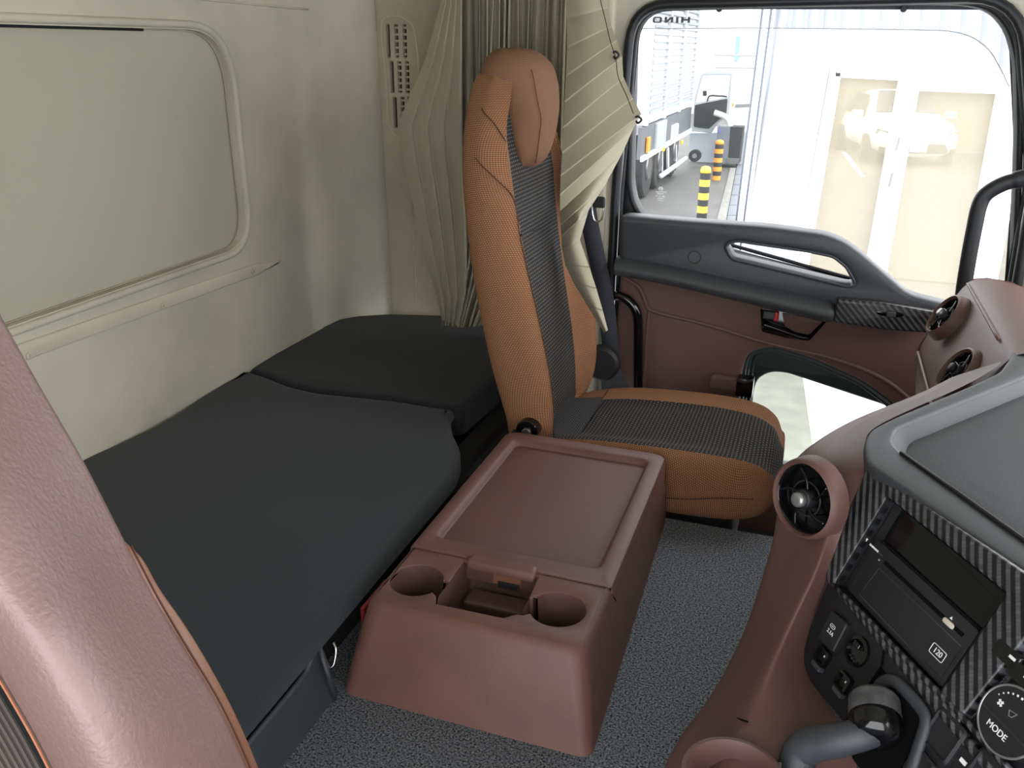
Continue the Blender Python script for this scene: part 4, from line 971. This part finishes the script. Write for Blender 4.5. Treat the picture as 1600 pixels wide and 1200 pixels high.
# outer wrap of the bolster, a second leather panel showing past its edge
E1 = [(196, 846), (208, 856), (226, 874), (250, 918), (290, 974), (330, 1040), (372, 1120), (404, 1195), (440, 1290), (480, 1400)]
def wrapf(u, v):
    b = interp(E1, v); a = interp(EE, .44+.5*v)
    if u <= 1:
        p = ((a[0]-30)+(b[0]-a[0]+30)*u, a[1]-10+(b[1]-a[1]+10)*u)
        return ony(p, .545+.02*u*u)
    return ony(b, .565)+Vector((-.08*(u-1)*2, .03*(u-1)*2, -.02))
loft('bolster_wrap', [[wrapf(u, v/24) for u in (0, .3, .6, .8, .92, 1, 1.15, 1.5)] for v in range(25)], LEATHER2, drv, closed=False, cap=False, sub=1)
tube('stitch_line', [ony(tuple(x+(6 if j == 0 else 2) for j, x in enumerate(interp(EE, .46+.45*v/16))), .535) for v in range(17)], .0010, mat('dark_thread', (90, 52, 38), .7), bol, n=6, smoothn=2)
def cen(u, v):
    a = interp(II, v); q0 = ony(a, .375)
    return q0+Vector((-.004-.03*math.sin(u*3), -.22*u, -.012-.02*math.sin(u*2.5)))
loft('centre_panel', [[cen(u/6, v/30) for u in range(7)] for v in range(31)], GREYF, drv, closed=False, cap=False, sub=1)

# ================================================================== outside
G = -1.4
asph = struct(plate('ground', [[(-60, 3), (60, 3), (60, 80), (-60, 80)]], FZ(G), .05, 0, mat('wet_asphalt', (64, 64, 62), .6, (60, .5), (1.2, .25))))
ap1 = pz((1255, 592), G+.012); ap2 = pz((1271, 705), G+.012)
d_ = Vector((ap2[0]-ap1[0], ap2[1]-ap1[1])); e0 = (ap1[0]-d_.x*.5, ap1[1]-d_.y*.5); e1 = (ap2[0]+d_.x*1.2, ap2[1]+d_.y*1.2)
struct(plate('ground_apron', [[(-6, e1[1]), e1, e0, (-6, e0[1])]], FZ(G+.012), .02, .003, mat('pale_concrete', (104, 107, 96), .8, (40, .4), (6, .12))))
struct(plate('ground_marking', [[e1, (8, e1[1]), (8, e0[1]), e0]], FZ(G+.014), .02, .003, mat('white_paint', (232, 232, 232), .7)))
WHT = mat('white_cladding', (164, 168, 175), .5, spec=.3)
WHT2 = mat('white_window_frame', (238, 238, 238), .4)
YF = 7.0
bld = empty('workshop_building', (1.5, YF, G), 'white corrugated workshop building with a glazed double door, across from the passenger window', 'building')
def fy(p, y=YF): return ony(p, y)
# cladding: vertical ribs as geometry, above and left of the glazed door
def clad(pa, pb, pc, pd, n, name='cladding_panel', amp=.04):
    A = fy(pa); B = fy(pb); Cc = fy(pc); D = fy(pd); top = []; bot = []
    for k in range(n*4+1):
        u = k/(n*4); off = [0, 0, -amp, -amp][k % 4]
        t_ = A.lerp(B, u); b_ = D.lerp(Cc, u)
        top.append(t_+Vector((0, off, 0))); bot.append(b_+Vector((0, off, 0)))
    return loft(name, [bot, top], WHT, bld, closed=False, cap=False, smooth=False)
clad((1240, -200), (1318, -200), (1302, 106), (1198, 106), 4)
clad((1318, -200), (1760, -200), (1720, 118), (1302, 106), 13)
clad((1198, 106), (1302, 106), (1210, 640), (1118, 560), 4)
for a, b in (((1214, -80), (1150, 400)), ((1203, -80), (1143, 400))):
    pass
loft('corner_post', [[fy((1236, -200)), fy((1160, 380)), fy((1134, 555))], [fy((1240, -200), YF-.05), fy((1165, 380), YF-.05), fy((1140, 555), YF-.05)], [fy((1215, -200), YF-.05), fy((1148, 380), YF-.05), fy((1120, 555), YF-.05)]], WHT2, bld, closed=False, cap=False, smooth=False)
for (a, b) in (((1233, -200), (1137, 540)), ((1218, -200), (1126, 540))):
    tube('joint_line', [fy(a, YF-.06), fy(b, YF-.06)], .0075, mat('joint_dark', (70, 78, 92), .6), bld, n=6, smoothn=1)
def bar(name, pa, pb, pc, pd, y0, t, m=WHT2, par=bld):
    P = [ony(p, y0) for p in (pa, pb, pc, pd)]; Q = [p+Vector((0, t, 0)) for p in P]
    return mob(name, P+Q, [(0, 1, 2, 3), (4, 7, 6, 5), (0, 4, 5, 1), (1, 5, 6, 2), (2, 6, 7, 3), (3, 7, 4, 0)], m, par, smooth=False, bevel=.004)
bar('door_head_backing', (1262, 92), (1345, 96), (1345, 122), (1262, 122), YF+.03, .03)
bar('door_head', (1298, 106), (1700, 120), (1696, 142), (1296, 120), YF-.06, .12)
gd = bar('door_jamb', (1298, 106), (1316, 106), (1215, 705), (1190, 700), YF-.06, .1)
bar('door_stile', (1407, 112), (1441, 112), (1338, 705), (1302, 705), YF-.08, .1)
bar('door_stile', (1563, 125), (1620, 125), (1500, 740), (1450, 735), YF-.07, .1)
bar('door_rail', (1436, 118), (1570, 124), (1566, 147), (1432, 142), YF-.07, .08)
bar('door_pull', (1404, 214), (1408, 214), (1402, 236), (1398, 236), YF-.12, .03, GREYM)
bar('door_pull', (1393, 270), (1397, 270), (1391, 292), (1387, 292), YF-.12, .03, GREYM)
bar('glass_pane', (1314, 117), (1408, 119), (1304, 705), (1212, 700), YF+.02, .01, BEIGEG)
bar('glass_pane', (1434, 140), (1568, 146), (1462, 740), (1330, 705), YF+.02, .01, BEIGEG)
# behind the glazing: yard standing in for the reflected lot, wall added against sky
struct(bar('sky_block_wall', (1262, 60), (1800, 80), (1800, 240), (1262, 235), 24, .3, mat('pale_wall', (130, 122, 104), .8), None))  # added so the sky does not shine through the panes
struct(plate('reflected_ground', [[(-.6, 10.2), (30, 10.6), (30, 24), (-.6, 24)]], FZ(G+.02), .03, .002, mat('reflected_yard', (98, 94, 86), .8, (20, .2), (2, .08))))
struct(bar('reflected_line', (1315, 238), (1322, 238), (1352, 276), (1344, 276), 6.98+11, .02, WHT2, None))
CARW = mat('car_paint_white', (235, 235, 235), .25, coat=.5)
carr = empty('reflected_car', tuple(onz((1430, 262), G)), 'white hatchback behind the beige glass doors, standing in for its reflection', 'car')  # car modelled behind the glass in place of its mirror image
DG = mat('car_glass', (60, 58, 54), .15)
co_ = onz((1428, 262), G); K = 1.0
def cpt(x, y, z): 
    a = math.radians(12); return co_+Vector((x*math.cos(a)-y*math.sin(a), x*math.sin(a)+y*math.cos(a), z))
secs = []
for y, w, z0, z1, w1 in [(0.0, .70, .22, .62, .62), (.10, .84, .18, .80, .74), (.5, .86, .16, .94, .76), (1.0, .87, .16, 1.02, .74), (1.3, .87, .16, 1.12, .70), (1.9, .87, .16, 1.46, .56), (2.6, .87, .16, 1.50, .56), (3.3, .86, .16, 1.42, .54), (3.9, .82, .22, 1.0, .60)]:
    secs.append([cpt(x, y, z) for x, z in [(-w, z0), (-w-.01, .5), (-w+.02, min(z1, .88)), (-w1, z1-.04), (-w1*.6, z1), (w1*.6, z1), (w1, z1-.04), (w-.02, min(z1, .88)), (w+.01, .5), (w, z0)]])
loft('car_body', secs, CARW, carr, sub=1)
mob('windscreen', [cpt(-.68, 1.08, 1.06), cpt(.68, 1.08, 1.06), cpt(.52, 1.74, 1.48), cpt(-.52, 1.74, 1.48)], [(0, 1, 2, 3)], DG, carr, smooth=False, solid=.02)
mob('side_window', [cpt(-.89, 1.4, .95), cpt(-.66, 1.85, 1.38), cpt(-.66, 3.0, 1.38), cpt(-.89, 3.2, .95)], [(0, 1, 2, 3)], DG, carr, smooth=False, solid=.02)
mob('grille', [cpt(-.55, -.03, .50), cpt(.55, -.03, .50), cpt(.64, -.0, .30), cpt(-.64, -.0, .30)], [(0, 1, 2, 3)], DG, carr, smooth=False, solid=.03)
mob('number_plate', [cpt(-.17, -.07, .50), cpt(.17, -.07, .50), cpt(.17, -.07, .33), cpt(-.17, -.07, .33)], [(0, 1, 2, 3)], WHT2, carr, smooth=False, solid=.01)
for s in (-1, 1):
    mob('headlight', [cpt(s*.52, -.01, .70), cpt(s*.84, .16, .78), cpt(s*.86, .20, .66), cpt(s*.56, -.02, .60)], [(0, 1, 2, 3)], SILV, carr, smooth=False, solid=.02)
    c = cpt(s*1.0, 1.35, 1.0); box('wing_mirror', c, (.12, .06, .07), CARW, carr, bevel=.03)
    mob('fog_light', [cpt(s*.66, -.02, .40), cpt(s*.78, .04, .42), cpt(s*.78, .04, .30), cpt(s*.68, -.0, .26)], [(0, 1, 2, 3)], DG, carr, smooth=False, solid=.02)
    for yy in (.75, 3.1):
        c = cpt(s*.86, yy, .31); Fw = frame(c, (0, 1, 0), (0, 0, 1)); cyl('wheel', Fw, .31, -.1, .1, BLACKM, carr, n=20)
# bollards
YEL = mat('yellow_band', (244, 190, 60), .5); ORG = mat('orange_band', (226, 140, 40), .5); BLK = mat('black_band', (28, 28, 30), .6)
def bollard(px_, top, bot, r, m, lab):
    b = onz((px_, bot), G); hgt = .0
    t_ = ony((px_, top), b.y); hgt = t_.z-G
    e = empty('bollard', tuple(b), lab, 'bollard', 'striped bollards in the alley')
    F = frame(b, (1, 0, 0), (0, 1, 0)); nb = 9
    for k in range(nb):
        z0 = hgt*k/nb; z1 = hgt*(k+1)/nb
        if k < nb-1: cyl('band', F, r, z0, z1, m if k % 2 == 0 else BLK, e, n=20, bev=.001)
        else: stack('band', [(circ(0, 0, r, n=20), z0), (circ(0, 0, r, n=20), z1-.05), (circ(0, 0, r*.8, n=20), z1-.015), (circ(0, 0, r*.3, n=20), z1)], F, m, e, auto=60)
bollard(1095, 259, 352, .073, YEL, 'nearer bollard striped yellow and black at the window sill')
bollard(1119, 218, 281, .080, ORG, 'farther bollard striped orange and black beside the fume extractor')
# fume extractor cart
ex = empty('fume_extractor', tuple(onz((1140, 262), G)), 'grey and black wheeled fume extractor cart with a curved pale hose', 'machine')
eb = onz((1140, 262), G); yy = eb.y
def eo(p, dy=0): return ony(p, yy+dy)
EXG = mat('extractor_grey', (98, 102, 110), .5)
bar('cart_body', (1121, 198), (1141, 198), (1137, 256), (1117, 256), yy, .5, EXG, ex)
bar('cart_door', (1141, 198), (1161, 199), (1154, 256), (1137, 252), yy+.0, .48, BLACKM, ex)
bar('cart_label', (1123, 201), (1128, 201), (1127, 208), (1122, 208), yy-.01, .01, mat('blue_label', (90, 100, 150), .5), ex)
bar('cart_tray', (1136, 247), (1155, 248), (1153, 256), (1134, 254), yy-.03, .03, STEEL, ex)
tube('hose', [eo(p, .2) for p in [(1116, 176), (1122, 178), (1132, 182), (1139, 189), (1141, 198)]], .06, mat('hose_pale', (200, 204, 200), .6), ex, n=10)
for p in ((1122, 259), (1151, 260)):
    c = eo(p, .1); cyl('caster', frame(c, (0, 1, 0), (0, 0, 1)), .05, -.02, .02, BLACKM, ex, n=14)
# hose reel
hr_ = eo((1086, 243), -.1)
cyl_ = cyl('hose_reel', frame(hr_, (1, 0, 0), (0, 0, 1)), .125, -.08, .08, BLACKM, None, n=24, cx=0, cy=0)
fin(cyl_, 'small black round reel standing on the ground by the white truck', 'reel')
cyl('reel_hub', frame(hr_, (1, 0, 0), (0, 0, 1)), .05, .08, .09, GREYM, cyl_, n=14)
# box truck at the left, its side running away from us
g0 = onz((1013, 306), G); XT = g0.x
trk = empty('box_truck', (XT, g0.y, G), 'silver box truck with slatted aluminium side along the alley, left edge of the window', 'truck')
def tx(p): return onx(p, XT)
def tbar(name, p, q, w, t, m, h=.02):
    A = tx(p); B = tx(q); P = [A+Vector((0, 0, -w)), B+Vector((0, 0, -w)), B+Vector((0, 0, w)), A+Vector((0, 0, w))]; Q = [x+Vector((-t, 0, 0)) for x in P]
    P = [x+Vector((h, 0, 0)) for x in P]
    return mob(name, P+Q, [(0, 1, 2, 3), (4, 7, 6, 5), (0, 4, 5, 1), (1, 5, 6, 2), (2, 6, 7, 3), (3, 7, 4, 0)], m, trk, smooth=False)
ALU = mat('aluminium_panel', (196, 200, 204), .5); SLT = mat('slat_grey', (140, 146, 154), .6); GRY = mat('truck_grey', (84, 88, 94), .5)
A = tx((1008, 196)); B = tx((1080, 160)); ztop = 2.6
box('cargo_box', (XT-1.1, (A.y+B.y)/2, (A.z+ztop)/2), (1.08, abs(B.y-A.y)/2, (ztop-A.z)/2), ALU, trk, bevel=0)
za = tx((1012, 176)).z
for k in range(24):
    z = za+.085*k*1.25
    if z > ztop: break
    box('side_slat', (XT+.005, (A.y+B.y)/2+.1, z), (.02, abs(B.y-A.y)/2-.12, .022), SLT, trk, bevel=0)  # slats in a greyer tone than the box panels
for f_ in (0, .33, .66, 1): box('side_post', (XT+.01, A.y+(B.y-A.y)*f_, (A.z+ztop)/2), (.03, .05, (ztop-A.z)/2), ALU, trk, bevel=0)
A2 = tx((1000, 252)); B2 = tx((1078, 206))
box('side_skirt', (XT-.03, (A2.y+B2.y)/2, (A2.z+A.z)/2+.0), (.03, abs(B2.y-A2.y)/2, abs(A.z-A2.z)/2-.02), GRY, trk, bevel=0)
box('skirt_rail', (XT+.02, (A2.y+B2.y)/2, A2.z+.03), (.02, abs(B2.y-A2.y)/2, .04), ALU, trk, bevel=0)
c = tx((1030, 210)); box('tool_locker', (XT+.02, c.y, c.z), (.03, .45, .22), mat('locker_grey', (150, 156, 160), .5), trk, bevel=.02)
c = tx((1052, 208)); box('locker_panel', (XT+.02, c.y, c.z), (.03, .30, .16), mat('locker_white', (206, 208, 206), .5), trk, bevel=.02)
c = tx((1010, 226)); box('marker_lamp', (XT+.03, c.y, c.z), (.02, .1, .12), ORG, trk, bevel=.01)
for p in ((1033, 213+20), (1062, 222)): 
    c = tx(p); box('marker_lamp', (XT+.04, c.y, c.z), (.02, .07, .035), YEL, trk, bevel=.01)
for p in ((1012, 280), (1030, 268), (1054, 244)):
    c = tx(p); Fw = frame(Vector((XT-.15, c.y, G+.5)), (0, 1, 0), (0, 0, 1)); w_ = cyl('wheel', Fw, .5, -.14, .14, BLACKM, trk, n=24, bev=.03); cyl('wheel_hub', Fw, .22, .14, .17, STEEL, w_, n=16, bev=.02)
for p in ((1034, 225), (1044, 222), (1056, 218)):
    a = tx(p); tube('support_strut', [a+Vector((.0, 0, -.1)), a+Vector((.0, .25, -.6))], .03, ALU, trk, n=6, smoothn=1)
tube('side_guard', [tx((1028, 275))+Vector((.05, 0, 0)), tx((1068, 247))+Vector((.05, 0, 0))], .045, ALU, trk, n=8, smoothn=1)
# white cab with its door open
yc = yy+.4
cab = empty('white_truck', tuple(ony((1120, 262), yc)), 'white truck cab with its door swung open in the alley beyond the bollards', 'truck')
bar('cab_body', (1078, 208), (1168, 206), (1160, 262), (1076, 262), yc+.3, 1.6, WHT, cab)
dfr = [py(p, yc) for p in [(1080, 205), (1086, 150), (1095, 116), (1104, 112), (1145, 112), (1139, 180), (1122, 192), (1112, 208)]]
dwn = [py(p, yc) for p in [(1087, 160), (1098, 118), (1141, 117), (1137, 152)]]
cd = plate('cab_door', [fillet(dfr, .04, 3), fillet(dwn, .03, 3)], FY(yc), .06, .01, mat('cab_door_grey', (150, 156, 158), .5), cab)
plate('door_lining', [fillet([py(p, yc) for p in [(1086, 164), (1137, 154), (1135, 178), (1120, 190), (1108, 201), (1084, 198)]], .04, 3)], FY(yc-.03), .03, .005, BLACKM, cd)
bar('mirror', (1098, 142), (1104, 142), (1104, 150), (1098, 150), yc-.1, .05, BLACKM, cab)
tube('door_rail', [ony(p, yc-.05) for p in [(1105, 158), (1109, 150), (1124, 150), (1136, 151)]], .018, BLACKM, cd, n=6)
bar('cab_upper', (1140, 118), (1190, 118), (1172, 207), (1138, 207), yc+.35, 1.2, WHT2, cab)
bar('side_lamp', (1144, 161), (1147, 161), (1146, 167), (1143, 167), yc-.02, .03, ORG, cab)
bar('rear_plate', (1149, 163), (1173, 162), (1172, 167), (1148, 168), yc+.3, .04, GREYM, cab)
# drain strip and kerb on the alley floor
struct(plate('kerb', [[pz(p, G+.03) for p in [(1118, 352), (1133, 352), (1150, 262), (1141, 262)]]], FZ(G+.03), .04, .005, mat('kerb_concrete', (108, 108, 104), .8, (30, .4), (8, .15))))
for k in range(6):
    a0 = 352-16*k; a1 = a0-15
    def qx(y, o): return (1134+o+(352-y)*(17/90.), y)
    struct(plate('drain_cover', [[pz(qx(a0, 0), G+.035), pz(qx(a0, 16-k*1.2), G+.035), pz(qx(a1, 16-(k+1)*1.2), G+.035), pz(qx(a1, 0), G+.035)]], FZ(G+.035), .03, .004, mat('drain_blue_grey', (88, 94, 102), .7) if k == 0 else bpy.data.materials['drain_blue_grey']))
# white buildings closing the alley
bgm = mat('far_white_building', (215, 217, 220), .7)
fb = empty('far_building', tuple(ony((1100, 200), 34)), 'overexposed white building closing the end of the alley', 'building')
bar('far_wall', (960, -300), (1215, -300), (1200, 200), (960, 200), 34, 2, bgm, fb)
bar('far_sign', (1150, 56), (1157, 56), (1153, 96), (1147, 96), 33.9, .1, mat('blue_sign', (120, 160, 200), .6), fb, )
for yb_ in (84, 103): bar('far_ledge', (1115, yb_), (1200, yb_+1), (1200, yb_+3), (1115, yb_+2), 33.9, .1, mat('ledge_pink', (205, 190, 190), .7), fb)
